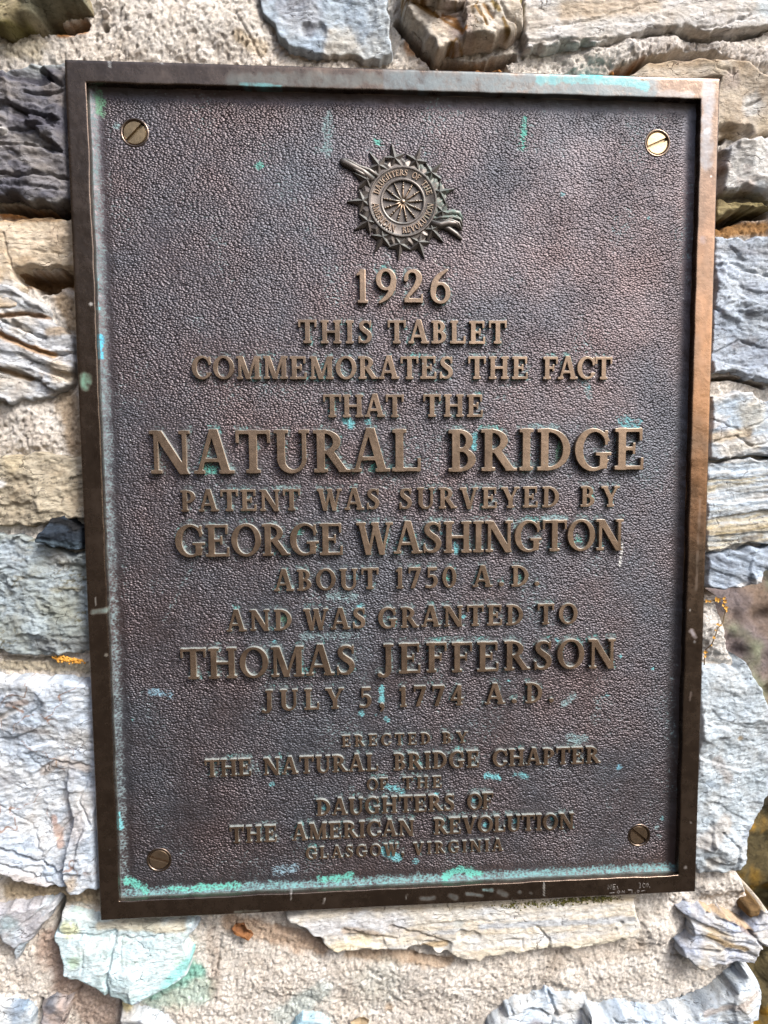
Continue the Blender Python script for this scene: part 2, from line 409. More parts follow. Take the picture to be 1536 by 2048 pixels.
STONES = []
def stone(label, poly, top, cols, er=7, tilt=(0, 0), bed=None, chip=None, rough=0.0006, blobs=(), cracks=(), seed=0,
          veins=None, D=0.06, name='stone', dents=(), bandcol=0.5, jag=0.0012):
    if 0.007 < top < 0.0125: top = top * 0.86
    STONES.append(dict(label=label, poly=poly, top=top, cols=cols, er=er, tilt=tilt, bed=bed, chip=chip, rough=rough, blobs=blobs,
                       cracks=cracks, seed=seed, veins=veins, D=D, name=name, dents=dents, bandcol=bandcol, jag=jag))
GRID = 0.0008
def build_stone(s):
    poly = curvy(P(s['poly']), 5, s['jag'], s['seed'] + 11)
    mn = poly.min(0) - 2 * GRID; mx = poly.max(0) + 2 * GRID
    us = np.arange(mn[0], mx[0], GRID); vs = np.arange(mn[1], mx[1], GRID)
    u, v = np.meshgrid(us, vs)
    sd = poly_sdf(u, v, poly)
    mask = sd < GRID * 0.75
    # snap the rim onto the outline
    gu = np.gradient(sd, GRID, axis=1); gv = np.gradient(sd, GRID, axis=0)
    rim = mask & (sd > -GRID * 0.5)
    gl = np.maximum(np.hypot(gu, gv), 0.3)
    u = np.where(rim, u - sd * gu / gl, u); v = np.where(rim, v - sd * gv / gl, v)
    d = np.maximum(-sd, 0); d = np.where(rim, 0, d)
    cx, cy = poly.mean(0); seed = s['seed']
    H = s['top'] + s['tilt'][0] * (u - cx) + s['tilt'][1] * (v - cy)
    bedid = np.zeros(u.shape)
    if s['bed']:
        ang, th, amp = s['bed'][:3]; ln = s['bed'][3] if len(s['bed']) > 3 else 0.05
        b, k = strata(u, v, ang, th, seed, ln); H = H + amp * (b - 0.3)
        b2, k2 = strata(u, v, ang, th * 0.33, seed + 31, ln * 0.6); H = H + amp * 0.3 * (b2 - 0.3)
        bedid = h2(k, k * 0, seed + 2) * 0.65 + h2(k2, k2 * 0, seed + 3) * 0.35
    if s['chip']:
        sc, sl = s['chip']
        wu = u + 0.15 * sc * fbm(u / sc, v / sc, seed + 60, 2); wv = v + 0.15 * sc * fbm(u / sc, v / sc, seed + 70, 2)
        fc = facets(wu, wv, sc, seed + 20, sl) + 0.4 * facets(wu, wv, sc * 0.36, seed + 40, sl)
        H = H + fc - np.mean(fc[sd < 0]) + 0.0008
    H = H + s['rough'] * (0.8 * fbm(u * 50, v * 70, seed + 4, 3) + 0.9 * fbm(u * 170, v * 260, seed + 5, 3) - 0.8 * np.clip(ridged(u * 150, v * 300, seed + 55, 2) - 1.0, 0, 1) + 0.35 * noise(u * 600, v * 800, seed + 56))
    for (pts, w, dep) in s['cracks']:
        dd = line_dist(u + 0.0012 * noise(u * 160, v * 160, seed + 8), v + 0.0012 * noise(u * 160 + 5, v * 160, seed + 9), P(pts))
        H = H - dep * np.clip(1 - dd / (w * PX), 0, 1) ** 0.7
    for (pts, r, dep) in s['dents']:
        dd = line_dist(u, v, P(pts)) / (r * PX) + 0.25 * fbm(u * 120, v * 120, seed + 14, 3)
        H = H - dep * sstep(1.15, 0.55, dd)
    er = s['er'] * 0.00062 * (1 + 0.7 * fbm(u * 55, v * 55, seed + 6, 2))
    t = np.clip(d / np.maximum(er, 0.0012), 0, 1)
    prof = (1 - (1 - t) ** 3.2) ** (1 / 3.2)
    H = -s['D'] + (H + s['D']) * prof
    y = YM - H
    up = under_plaque(u, v)
    lim = np.where(up < 0.0015, 0.0115, -1) - 0
    lim = 0.0115 - np.clip((up - 0.0015) / 0.012, 0, 1) * 0.022
    y = np.maximum(y, lim)
    # colour of the rock itself: beds, mottling, veins, stains; a little painted shade
    cs = [vivid(srgb(c, ALB)) for c in s['cols']]
    q = np.clip(0.5 + 0.75 * fbm(u * 38, v * 38, seed + 7, 4), 0, 1)
    if s['bed']:
        q = q * (1 - s['bandcol']) + bedid * s['bandcol']
    q = (q * (len(cs) - 1))[..., None]
    c = cs[0] + 0 * q
    for i in range(len(cs) - 1):
        c = c + (cs[i + 1] - cs[i]) * np.clip(q - i, 0, 1)
    if s['veins']:
        col, sc, wd = s['veins'][:3]
        rv = np.abs(fbm(u / sc, v / sc * (s['veins'][3] if len(s['veins']) > 3 else 1), seed + 13, 3))
        w = (0.85 * sstep(wd, wd * 0.3, rv) * sstep(-0.1, 0.4, fbm(u / sc * 0.6, v / sc * 0.6, seed + 15, 2)))[..., None]
        c = c * (1 - w) + srgb(col, ALB) * w
    c = paint(u, v, c, s['blobs'])
    f, used = grid_faces(mask)
    co = np.stack([u.ravel()[used], y.ravel()[used], v.ravel()[used]], 1)
    cc = np.concatenate([c.reshape(-1, 3)[used], np.ones((len(used), 1))], 1)
    o = mesh_obj(s['name'], co, f, M_STONE, wall, False, cc)
    if s['label']: o['label'] = s['label']
    return o

BL = (196, 208, 220); BL2 = (170, 182, 196); WH = (228, 228, 226); GY = (140, 142, 146); DG = (92, 92, 98)
BE = (205, 190, 168); BE2 = (180, 160, 134); CR = (226, 216, 196); OC = (160, 110, 45); OR = (196, 120, 30)
OL = (128, 122, 92); DK = (52, 54, 60); PK = (200, 184, 176); TL = (165, 215, 210)

stone('olive grey stone at the upper left corner', [(-40, -40), (160, -40), (183, 0), (186, 22), (166, 30), (130, 30), (98, 40), (72, 58), (40, 68), (10, 73), (-40, 70)],
      0.016, [(120, 112, 84), (158, 148, 118), (190, 178, 150)], er=14, tilt=(0, 0.05), bed=(14, 0.012, 0.003), seed=1,
      blobs=[([(80, 15), (150, 15)], None, 30, (112, 112, 96), 0.8), ([(0, 66), (60, 60)], None, 10, (120, 112, 50), 0.7)])
stone('smooth pale blue slab above the plaque', [(512, -40), (518, 5), (527, 28), (540, 40), (551, 62), (556, 84), (578, 97), (612, 102), (645, 108), (690, 114), (722, 119), (760, 126), (766, 119), (786, 110), (783, 70), (778, 15), (776, -40)],
      0.0075, [BL2, BL, (212, 220, 226)], er=3, rough=0.0007, seed=2, chip=(0.05, 0.12),
      blobs=[(690, 95, 45, CR, 0.6), (620, 62, 14, (120, 132, 150), 0.6), (600, 25, 50, PK, 0.3), (745, 100, 30, (222, 224, 222), 0.5)],
      dents=[([(612, 62), (642, 60)], 14, 0.0025)], cracks=[([(700, 60), (780, 55)], 2, 0.0006)])
stone('wrinkled stone with ochre veins above the plaque', [(800, -40), (802, 25), (812, 45), (828, 62), (848, 88), (868, 112), (885, 112), (905, 104), (930, 102), (958, 98), (985, 92), (1010, 88), (1036, 84), (1050, 60), (1048, -40)],
      0.016, [PK, (214, 202, 186), (226, 220, 210)], er=9, tilt=(0.0, -0.05), chip=(0.022, 0.5), seed=3, rough=0.0007,
      veins=((150, 112, 40), 0.016, 0.10, 0.7),
      blobs=[([(842, 18), (925, 75)], None, 4, (150, 105, 40), 0.9), ([(805, 5), (828, 18), (870, 40)], None, 5, (140, 105, 50), 0.9), ([(885, 38), (905, 45), (923, 78)], None, 6, (150, 100, 40), 0.9),
             ([(945, 38), (955, 50), (966, 72)], None, 5, (140, 105, 45), 0.9), ([(962, 30), (978, 55)], None, 5, (145, 108, 50), 0.9), ([(1000, 55), (1012, 78)], None, 5, (135, 105, 40), 0.9), ([(980, 22), (990, 40)], None, 6, (140, 115, 40), 0.9), ([(1035, 0), (1040, 20)], None, 8, (140, 130, 50), 0.8)],
      cracks=[([(808, 24), (868, 4)], 3, 0.0018), ([(873, 42), (965, 8)], 3, 0.0018), ([(905, 42), (1010, 12)], 3, 0.0015), ([(915, 5), (912, 25)], 3, 0.0012),
              ([(842, 18), (872, 40)], 3, 0.001), ([(945, 38), (966, 72)], 4, 0.0015), ([(964, 30), (980, 55)], 4, 0.0015), ([(994, 25), (1010, 55), (1030, 62), (1046, 78)], 4, 0.002)])
stone('long finely banded stone at the upper right', [(1040, -40), (1044, 40), (1048, 92), (1042, 104), (1080, 100), (1118, 95), (1160, 92), (1215, 88), (1262, 76), (1300, 64), (1345, 60), (1380, 62), (1430, 66), (1470, 68), (1505, 60), (1580, 48), (1580, -40)],
      0.0095, [(196, 186, 176), (214, 208, 200), (226, 224, 222), (186, 176, 168)], er=6, bed=(7, 0.008, 0.0012, 0.12), seed=4, tilt=(0, -0.06), bandcol=0.7,
      blobs=[([(1140, 20), (1300, 10)], None, 26, (200, 178, 148), 0.6), (1530, 15, 25, (215, 228, 235), 0.8), ([(1090, 96), (1200, 86)], None, 6, WH, 0.8), ([(1180, 60), (1320, 40)], None, 14, WH, 0.5)],
      cracks=[([(1060, 60), (1180, 45), (1250, 20), (1350, -5)], 2, 0.001), ([(1050, 84), (1120, 82), (1240, 80), (1330, 55)], 3, 0.002), ([(1370, 60), (1440, 54), (1500, 30)], 3, 0.002)])
stone('smooth beige boulder at the upper right of the plaque', [(1240, 152), (1270, 138), (1295, 122), (1330, 118), (1360, 117), (1395, 119), (1425, 121), (1455, 126), (1490, 132), (1512, 146), (1590, 170), (1590, 270), (1525, 275), (1495, 282), (1460, 272), (1435, 280), (1400, 240), (1300, 190)],
      0.011, [(206, 192, 170), (216, 204, 188), (190, 172, 150)], er=8, chip=(0.045, 0.28), seed=5, rough=0.0004, jag=0.0003,
      blobs=[([(1300, 130), (1420, 126)], None, 16, (168, 138, 100), 0.5), (1500, 215, 24, WH, 0.8), (1465, 265, 22, (140, 116, 80), 0.7), (1455, 165, 22, PK, 0.6)],  # the brown patch low down paints in the shade of the hollow
      cracks=[([(1425, 146), (1460, 158), (1455, 150)], 3, 0.0012), ([(1490, 215), (1512, 203)], 4, 0.002)], dents=[([(1448, 262), (1490, 268)], 16, 0.006)])
stone('white lumpy stone beside the top right of the plaque', [(1430, 300), (1452, 292), (1480, 287), (1510, 276), (1535, 272), (1590, 276), (1590, 400), (1540, 404), (1515, 398), (1490, 390), (1460, 394), (1432, 396)],
      0.014, [PK, WH, (232, 230, 226)], er=9, chip=(0.04, 0.45), seed=6, tilt=(0.0, 0.08), blobs=[(1450, 310, 18, (170, 170, 175), 0.5), (1510, 380, 16, BL, 0.5)])
stone('small greenish ledge under a white stone', [(1430, 396), (1465, 396), (1500, 400), (1545, 406), (1590, 410), (1590, 425), (1540, 420), (1505, 412), (1470, 428), (1445, 436), (1430, 436)],
      0.007, [(150, 138, 96), (176, 160, 124)], er=5, bed=(-8, 0.004, 0.002), seed=7)
stone('large blue grey stone right of the plaque', [(1420, 478), (1455, 474), (1482, 478), (1520, 470), (1590, 466), (1590, 772), (1536, 768), (1508, 758), (1490, 757), (1470, 745), (1445, 746), (1418, 752)],
      0.0095, [(158, 166, 178), (178, 186, 198), (196, 204, 214), (206, 212, 218)], er=4, bed=(-6, 0.020, 0.0035, 0.05), chip=(0.03, 0.16), seed=8, rough=0.0008,
      blobs=[([(1440, 500), (1536, 508)], None, 8, (120, 118, 122), 0.4), ([(1470, 690), (1510, 680)], None, 10, (120, 108, 104), 0.5), (1500, 640, 60, (186, 198, 210), 0.4)],
      cracks=[([(1430, 535), (1470, 530), (1510, 550), (1536, 552)], 4, 0.0018), ([(1430, 625), (1448, 600)], 4, 0.0018), ([(1450, 610), (1482, 602)], 3, 0.0014), ([(1430, 705), (1480, 680), (1536, 700)], 3, 0.0016)])
stone('cream white stone right of the plaque with yellow bands', [(1416, 792), (1445, 786), (1478, 778), (1500, 781), (1530, 796), (1590, 805), (1590, 915), (1530, 912), (1480, 916), (1416, 922)],
      0.0095, [CR, WH, BL, (210, 216, 220)], er=4, chip=(0.025, 0.3), bed=(12, 0.012, 0.002, 0.06), seed=9,
      blobs=[([(1425, 875), (1490, 866)], None, 14, (196, 172, 132), 0.7), (1455, 895, 16, GY, 0.4), (1440, 850, 20, (170, 172, 180), 0.5), (1500, 830, 30, (222, 214, 192), 0.5)],
      cracks=[([(1425, 840), (1480, 862), (1536, 835)], 3, 0.0014), ([(1425, 882), (1470, 872), (1500, 892), (1536, 885)], 3, 0.0018)])
stone('thinly banded blue and yellow stone right of the plaque', [(1412, 924), (1480, 917), (1530, 913), (1590, 912), (1590, 1095), (1540, 1092), (1500, 1090), (1460, 1098), (1410, 1106)],
      0.0085, [(176, 188, 204), (208, 200, 178), BL, (214, 218, 220), (170, 160, 150)], er=3, bed=(6, 0.0055, 0.0028, 0.06), seed=10, bandcol=0.85,
      blobs=[([(1420, 1062), (1536, 1052)], None, 12, (206, 180, 120), 0.6), ([(1440, 985), (1536, 975)], None, 14, (204, 214, 224), 0.6), ([(1490, 1078), (1520, 1072)], None, 9, (120, 98, 60), 0.6)])
stone('blue grey stone with a curved lower edge', [(1410, 1108), (1460, 1100), (1500, 1092), (1540, 1090), (1600, 1088), (1600, 1120), (1545, 1142), (1530, 1152), (1512, 1163), (1495, 1171), (1475, 1174), (1458, 1175), (1440, 1182), (1424, 1181), (1408, 1179)],
      0.0105, [(150, 158, 170), (176, 186, 198), (196, 204, 214)], er=5, bed=(-24, 0.006, 0.0025, 0.04), chip=(0.03, 0.2), seed=11, D=0.10,
      blobs=[([(1470, 1172), (1536, 1145)], None, 5, WH, 0.7)])
stone('large pale blue slab right of the lower plaque', [(1396, 1330), (1440, 1333), (1474, 1334), (1484, 1326), (1492, 1316), (1500, 1332), (1508, 1350), (1520, 1372), (1538, 1412), (1552, 1440), (1556, 1540), (1550, 1592), (1536, 1610), (1520, 1630), (1508, 1656), (1492, 1680), (1487, 1704), (1482, 1724), (1462, 1738), (1429, 1745), (1390, 1752), (1380, 1700), (1385, 1400)],
      0.0095, [(176, 186, 192), (196, 205, 212), (208, 214, 218)], er=4, chip=(0.05, 0.16), bed=(-20, 0.03, 0.0025, 0.06), seed=12, rough=0.0009, D=0.10,
      blobs=[([(1430, 1520), (1455, 1555)], None, 14, (168, 156, 146), 0.5), ([(1400, 1680), (1450, 1640)], None, 20, (186, 172, 156), 0.5), (1480, 1475, 7, (200, 170, 110), 0.6), ([(1410, 1560), (1432, 1572)], None, 9, (150, 164, 178), 0.7), ([(1480, 1680), (1500, 1650)], None, 8, (160, 168, 180), 0.5), (1420, 1720, 20, (200, 190, 176), 0.5)],
      cracks=[([(1400, 1445), (1440, 1452), (1480, 1443), (1536, 1452)], 2, 0.0008), ([(1400, 1405), (1440, 1412), (1470, 1405)], 2, 0.0006), ([(1440, 1660), (1470, 1690), (1465, 1720)], 4, 0.002), ([(1400, 1745), (1460, 1735)], 2, 0.001), ([(1405, 1640), (1440, 1600)], 4, 0.0015)])
stone('twisted layered stone at the lower right edge', [(1346, 1818), (1362, 1813), (1385, 1812), (1418, 1811), (1445, 1820), (1470, 1830), (1490, 1840), (1506, 1826), (1518, 1806), (1527, 1806), (1536, 1824), (1542, 1852), (1538, 1884), (1514, 1894), (1507, 1918), (1470, 1920), (1433, 1921), (1396, 1925), (1366, 1919), (1352, 1905), (1350, 1888), (1372, 1868), (1378, 1846)],
      0.013, [(164, 172, 190), (190, 196, 208), (214, 212, 208), (206, 186, 154)], er=6, bed=(-16, 0.008, 0.0048, 0.05), chip=(0.03, 0.25), seed=13, D=0.09,
      blobs=[([(1410, 1860), (1440, 1872), (1480, 1885)], None, 8, (214, 186, 140), 0.8), ([(1410, 1816), (1460, 1828), (1490, 1848)], None, 6, (206, 176, 134), 0.8), ([(1470, 1842), (1500, 1860)], None, 6, (130, 104, 84), 0.6), (1385, 1822, 12, (206, 204, 204), 0.6)],
      cracks=[([(1410, 1820), (1430, 1830), (1480, 1842), (1520, 1885)], 5, 0.004), ([(1385, 1890), (1440, 1888), (1500, 1900)], 4, 0.003)])
stone('small brown stone set in the edge of the wall', [(1484, 1822), (1488, 1810), (1500, 1801), (1512, 1801), (1519, 1808), (1516, 1822), (1505, 1834), (1494, 1834)], 0.0125,
      [(112, 88, 56), (140, 112, 74)], er=6, seed=14, D=0.05)
stone('long banded cream ledge under the plaque', [(560, 1830), (640, 1812), (760, 1800), (1000, 1775), (1280, 1765), (1277, 1800), (1276, 1840), (1270, 1872), (1240, 1878), (1203, 1883), (1150, 1889), (1118, 1892), (1070, 1897), (1018, 1901), (980, 1908), (955, 1914), (938, 1913), (915, 1910), (893, 1900), (870, 1896), (843, 1890), (800, 1896), (740, 1893), (700, 1899), (672, 1906), (657, 1896), (640, 1878), (612, 1860), (585, 1845)],
      0.0125, [(208, 214, 222), (224, 222, 216), (226, 216, 198), (190, 200, 212)], er=7, bed=(4, 0.009, 0.0013, 0.14), seed=15, bandcol=0.75, tilt=(0, -0.10),
      blobs=[([(620, 1850), (800, 1840)], None, 22, (216, 218, 222), 0.8), ([(660, 1890), (730, 1870)], None, 14, (230, 218, 190), 0.8), ([(690, 1852), (760, 1862)], None, 9, (160, 132, 90), 0.6), ([(780, 1846), (880, 1870)], None, 9, (150, 136, 118), 0.5), ([(830, 1888), (890, 1880)], None, 9, (190, 160, 110), 0.7), ([(960, 1845), (1260, 1830)], None, 8, (176, 192, 212), 0.5),
             ([(960, 1898), (1250, 1868)], None, 10, (232, 224, 204), 0.7), ([(640, 1812), (1280, 1788)], None, 12, (176, 160, 132), 0.6), (915, 1840, 14, (200, 204, 200), 0.6)],
      cracks=[([(1070, 1845), (1085, 1860), (1094, 1872), (1094, 1888)], 4, 0.002), ([(1006, 1872), (1040, 1870), (1040, 1884)], 3, 0.0012), ([(780, 1845), (860, 1866), (900, 1880)], 4, 0.002), ([(690, 1850), (740, 1865), (790, 1868)], 4, 0.002), ([(960, 1905), (1100, 1885), (1270, 1865)], 2, 0.0008)],
      dents=[([(700, 1868), (760, 1874)], 12, 0.0025), ([(850, 1880), (890, 1885)], 12, 0.0025), ([(920, 1860), (950, 1866)], 11, 0.002), ([(1225, 1850)], 5, 0.0015), ([(1238, 1838)], 5, 0.0015)])
stone('mint white broken block under the lower left plaque corner', [(118, 1818), (130, 1822), (165, 1828), (190, 1834), (260, 1842), (380, 1835), (404, 1842), (396, 1858), (376, 1876), (388, 1900), (390, 1916), (380, 1935), (362, 1951), (335, 1962), (308, 1973), (270, 1975), (240, 1976), (224, 1974), (205, 1960), (175, 1952), (150, 1948), (132, 1944), (129, 1920), (124, 1895), (112, 1870), (113, 1845)],
      0.0145, [(190, 212, 214), (206, 222, 226), (218, 230, 234), (196, 216, 206)], er=6, chip=(0.042, 0.35), bed=(5, 0.009, 0.0008, 0.1), seed=16, tilt=(0.0, -0.12), bandcol=0.5,
      blobs=[(140, 1852, 22, (206, 206, 150), 0.7), (155, 1910, 16, (160, 182, 150), 0.7), ([(200, 1850), (370, 1846)], None, 10, (206, 196, 172), 0.8), ([(340, 1945), (386, 1905)], None, 12, (150, 222, 220), 0.7), (395, 1850, 14, (150, 152, 164), 0.6), (290, 1974, 10, (140, 140, 156), 0.8), (125, 1828, 10, WH, 0.8)],
      cracks=[([(232, 1860), (230, 1890), (222, 1930), (228, 1970)], 6, 0.003), ([(115, 1858), (170, 1866), (200, 1870), (225, 1862)], 4, 0.003), ([(235, 1870), (290, 1868), (330, 1856)], 3, 0.0018), ([(172, 1895), (172, 1930)], 3, 0.0015), ([(130, 1915), (175, 1912)], 2, 0.001), ([(245, 1870), (248, 1905)], 3, 0.0012)])
stone('pale splintered shard at the lower left', [(-40, 1820), (12, 1812), (50, 1808), (84, 1800), (112, 1800), (114, 1812), (104, 1832), (84, 1858), (58, 1888), (36, 1922), (24, 1920), (26, 1896), (-4, 1876), (-40, 1876)],
      0.010, [(176, 176, 182), (206, 206, 210), (186, 200, 208)], er=5, bed=(46, 0.008, 0.003, 0.05), seed=17, blobs=[(20, 1840, 20, (176, 200, 208), 0.6)])
stone('pale stone in the lower left corner', [(-40, 2000), (10, 2002), (40, 2004), (62, 2014), (72, 2030), (74, 2100), (-40, 2100)], 0.010, [(150, 166, 182), (206, 212, 216), WH], er=6, chip=(0.03, 0.35), seed=18, blobs=[(30, 2020, 18, (140, 152, 168), 0.6)])
stone('grey cracked stone at the lower left', [(76, 2012), (104, 2000), (128, 2003), (146, 2000), (143, 2020), (132, 2045), (128, 2100), (78, 2100), (76, 2040)], 0.008, [GY, PK, (190, 190, 196)], er=5, chip=(0.025, 0.35), seed=19,
      blobs=[(100, 2015, 14, (120, 124, 136), 0.6)], cracks=[([(146, 2005), (132, 2032), (122, 2048)], 3, 0.003)])
stone('white stone with a cream tip at the bottom', [(243, 1982), (262, 1986), (272, 2010), (276, 2024), (300, 2034), (332, 2044), (352, 2064), (360, 2110), (236, 2110), (238, 2030)], 0.008, [(204, 214, 224), WH], er=5, chip=(0.03, 0.3), seed=20, blobs=[(256, 2005, 18, (222, 210, 160), 0.9)])
stone('rounded blue stone at the bottom edge', [(578, 2066), (586, 2048), (600, 2038), (622, 2034), (645, 2038), (662, 2050), (670, 2080), (640, 2100), (600, 2100)], 0.009, [(190, 216, 228), (206, 222, 232)], er=5, seed=21)
stone('jagged blue white stone at the lower right', [(975, 2050), (985, 2036), (1005, 2026), (1010, 2008), (1046, 1996), (1062, 1998), (1088, 1982), (1096, 1972), (1116, 1986), (1150, 1992), (1178, 1994), (1172, 2008), (1206, 2018), (1230, 2008), (1250, 2008), (1275, 2020), (1312, 2018), (1352, 2014), (1384, 2004), (1416, 1986), (1446, 1966), (1470, 1944), (1480, 1926), (1498, 1928), (1512, 1942), (1520, 1960), (1518, 1998), (1508, 2022), (1505, 2048), (1510, 2110), (975, 2110)],
      0.013, [(176, 190, 206), (200, 210, 220), (222, 228, 232), (214, 206, 194)], er=6, chip=(0.035, 0.5), bed=(4, 0.012, 0.0022, 0.04), seed=22, D=0.09, tilt=(0, -0.10),
      blobs=[([(1400, 2010), (1500, 1970)], None, 9, (196, 180, 168), 0.6), ([(1460, 2035), (1520, 2030)], None, 9, (206, 186, 160), 0.6), (1070, 2045, 20, (150, 140, 144), 0.6), ([(1380, 2010), (1470, 1950)], None, 5, (90, 96, 104), 0.4)],
      cracks=[([(1000, 2030), (1060, 2015), (1100, 2030), (1180, 2012), (1260, 2030), (1340, 2022)], 5, 0.004), ([(1096, 1985), (1110, 2020), (1100, 2045)], 5, 0.003), ([(1320, 2020), (1400, 2005), (1470, 1955)], 4, 0.002), ([(1120, 2045), (1200, 2030), (1250, 2045), (1320, 2040)], 4, 0.003)])
# ---- left side
stone('dark layered slate left of the plaque top', [(-40, 160), (30, 142), (70, 126), (120, 122), (175, 130), (190, 250), (190, 405), (150, 412), (110, 420), (80, 418), (66, 414), (40, 402), (0, 396), (-40, 392)],
      0.013, [(72, 72, 80), (106, 106, 114), (138, 136, 138), (160, 154, 148)], er=7, bed=(-9, 0.017, 0.0060, 0.045), chip=(0.03, 0.3), seed=23, bandcol=0.55, rough=0.0008,
      blobs=[([(60, 132), (120, 128)], None, 16, (176, 184, 186), 0.8), ([(20, 150), (80, 150)], None, 9, (150, 154, 158), 0.6), ([(40, 240), (120, 260)], None, 18, (84, 82, 92), 0.6), (15, 271, 6, (235, 235, 235), 1.0), ([(40, 285), (100, 290)], None, 14, (156, 152, 148), 0.6), ([(100, 180), (140, 215)], None, 14, (140, 132, 128), 0.5), ([(70, 412), (130, 408)], None, 8, (150, 148, 146), 0.6)],
      cracks=[([(85, 142), (110, 165), (128, 178)], 5, 0.005), ([(55, 190), (90, 195), (128, 190)], 4, 0.0035), ([(20, 210), (60, 230), (130, 250)], 4, 0.003), ([(0, 262), (50, 268), (100, 262), (130, 275)], 4, 0.003), ([(0, 300), (60, 298), (130, 310)], 4, 0.0035), ([(0, 352), (50, 362), (100, 355), (140, 365)], 4, 0.0035), ([(0, 372), (50, 380), (130, 385)], 4, 0.0025)])
stone('beige block left of the plaque', [(-40, 432), (20, 436), (60, 428), (110, 430), (175, 434), (178, 540), (146, 540), (120, 536), (80, 535), (50, 537), (34, 545), (40, 560), (52, 580), (40, 620), (-40, 620)],
      0.009, [(206, 188, 162), (218, 204, 184), (192, 170, 140)], er=5, chip=(0.04, 0.15), bed=(2, 0.012, 0.0012, 0.06), seed=24,
      blobs=[([(0, 435), (140, 432)], None, 10, (184, 140, 84), 0.6), (120, 470, 30, (200, 176, 150), 0.4), (20, 580, 25, (214, 220, 226), 0.6)],
      cracks=[([(10, 470), (15, 500), (30, 540)], 3, 0.0015), ([(0, 500), (80, 502), (140, 510)], 2, 0.0007)])
stone('beige stone of slanting layers left of the plaque', [(-40, 560), (20, 566), (48, 582), (70, 592), (90, 600), (100, 640), (118, 650), (150, 668), (152, 700), (150, 770), (110, 790), (60, 806), (20, 808), (-40, 800)],
      0.0105, [(200, 190, 176), (216, 214, 210), (204, 208, 214), (186, 156, 112)], er=6, bed=(-22, 0.011, 0.0052, 0.05), seed=25, bandcol=0.5,
      blobs=[([(0, 632), (50, 628), (92, 634)], None, 6, (140, 100, 52), 0.8), ([(0, 668), (50, 692), (110, 712)], None, 7, (168, 124, 62), 0.8), ([(0, 738), (60, 758)], None, 6, (160, 126, 76), 0.8), ([(0, 712), (60, 730)], None, 14, (208, 214, 222), 0.7), ([(0, 610), (60, 612)], None, 9, (208, 216, 224), 0.7), (120, 740, 26, (206, 184, 152), 0.6), ([(100, 665), (148, 655)], None, 12, (150, 118, 60), 0.6), (40, 785, 22, (196, 190, 184), 0.5)],
      cracks=[([(0, 634), (50, 630), (92, 634)], 5, 0.004), ([(0, 640), (60, 665), (90, 678)], 4, 0.003), ([(0, 668), (50, 692), (110, 712), (150, 706)], 5, 0.004), ([(0, 740), (60, 758), (85, 760)], 5, 0.003), ([(85, 768), (100, 770)], 4, 0.002)])
stone('grey stone with dark wavy flecks left of the plaque', [(-40, 912), (20, 908), (60, 902), (110, 905), (160, 915), (185, 930), (186, 1040), (140, 1040), (100, 1046), (60, 1056), (0, 1058), (-40, 1056)],
      0.0065, [(150, 142, 128), (186, 176, 156), (206, 196, 176)], er=4, bed=(7, 0.011, 0.0016, 0.03), chip=(0.02, 0.25), seed=226, rough=0.001,
      veins=((84, 80, 74), 0.009, 0.10, 2.2), blobs=[(30, 925, 24, (200, 184, 150), 0.5), ([(0, 1056), (70, 1058)], None, 6, (170, 136, 70), 0.6), (5, 968, 8, (240, 240, 240), 0.9), (150, 1000, 26, (196, 180, 156), 0.5)])
stone('black glassy chip of stone at the left edge of the plaque', [(84, 1084), (88, 1064), (96, 1046), (100, 1030), (118, 1027), (134, 1030), (150, 1042), (172, 1052), (175, 1100), (140, 1100), (112, 1094)],
      0.0125, [(24, 26, 32), (50, 58, 68), (36, 40, 48)], er=4, chip=(0.014, 0.6), bed=(-8, 0.006, 0.002, 0.02), seed=27, blobs=[([(95, 1086), (160, 1092)], None, 12, (96, 112, 124), 0.6), ([(105, 1036), (160, 1052)], None, 9, (18, 18, 22), 0.9)])
stone('rough grey green stone left of the plaque', [(-40, 1066), (40, 1068), (82, 1082), (112, 1098), (140, 1104), (188, 1104), (200, 1200), (200, 1308), (170, 1312), (110, 1314), (58, 1319), (22, 1315), (0, 1302), (-40, 1296)],
      0.0075, [(128, 136, 138), (158, 164, 162), (176, 186, 192), (146, 140, 116)], er=5, bed=(-5, 0.008, 0.0026, 0.02), chip=(0.018, 0.35), seed=28, rough=0.0011,
      veins=((104, 98, 66), 0.014, 0.09, 1.8), blobs=[(20, 1110, 40, (186, 200, 214), 0.5), (120, 1210, 40, (126, 124, 96), 0.4), (120, 1120, 26, (160, 152, 140), 0.4), ([(80, 1290), (170, 1290)], None, 20, (116, 116, 116), 0.5)])
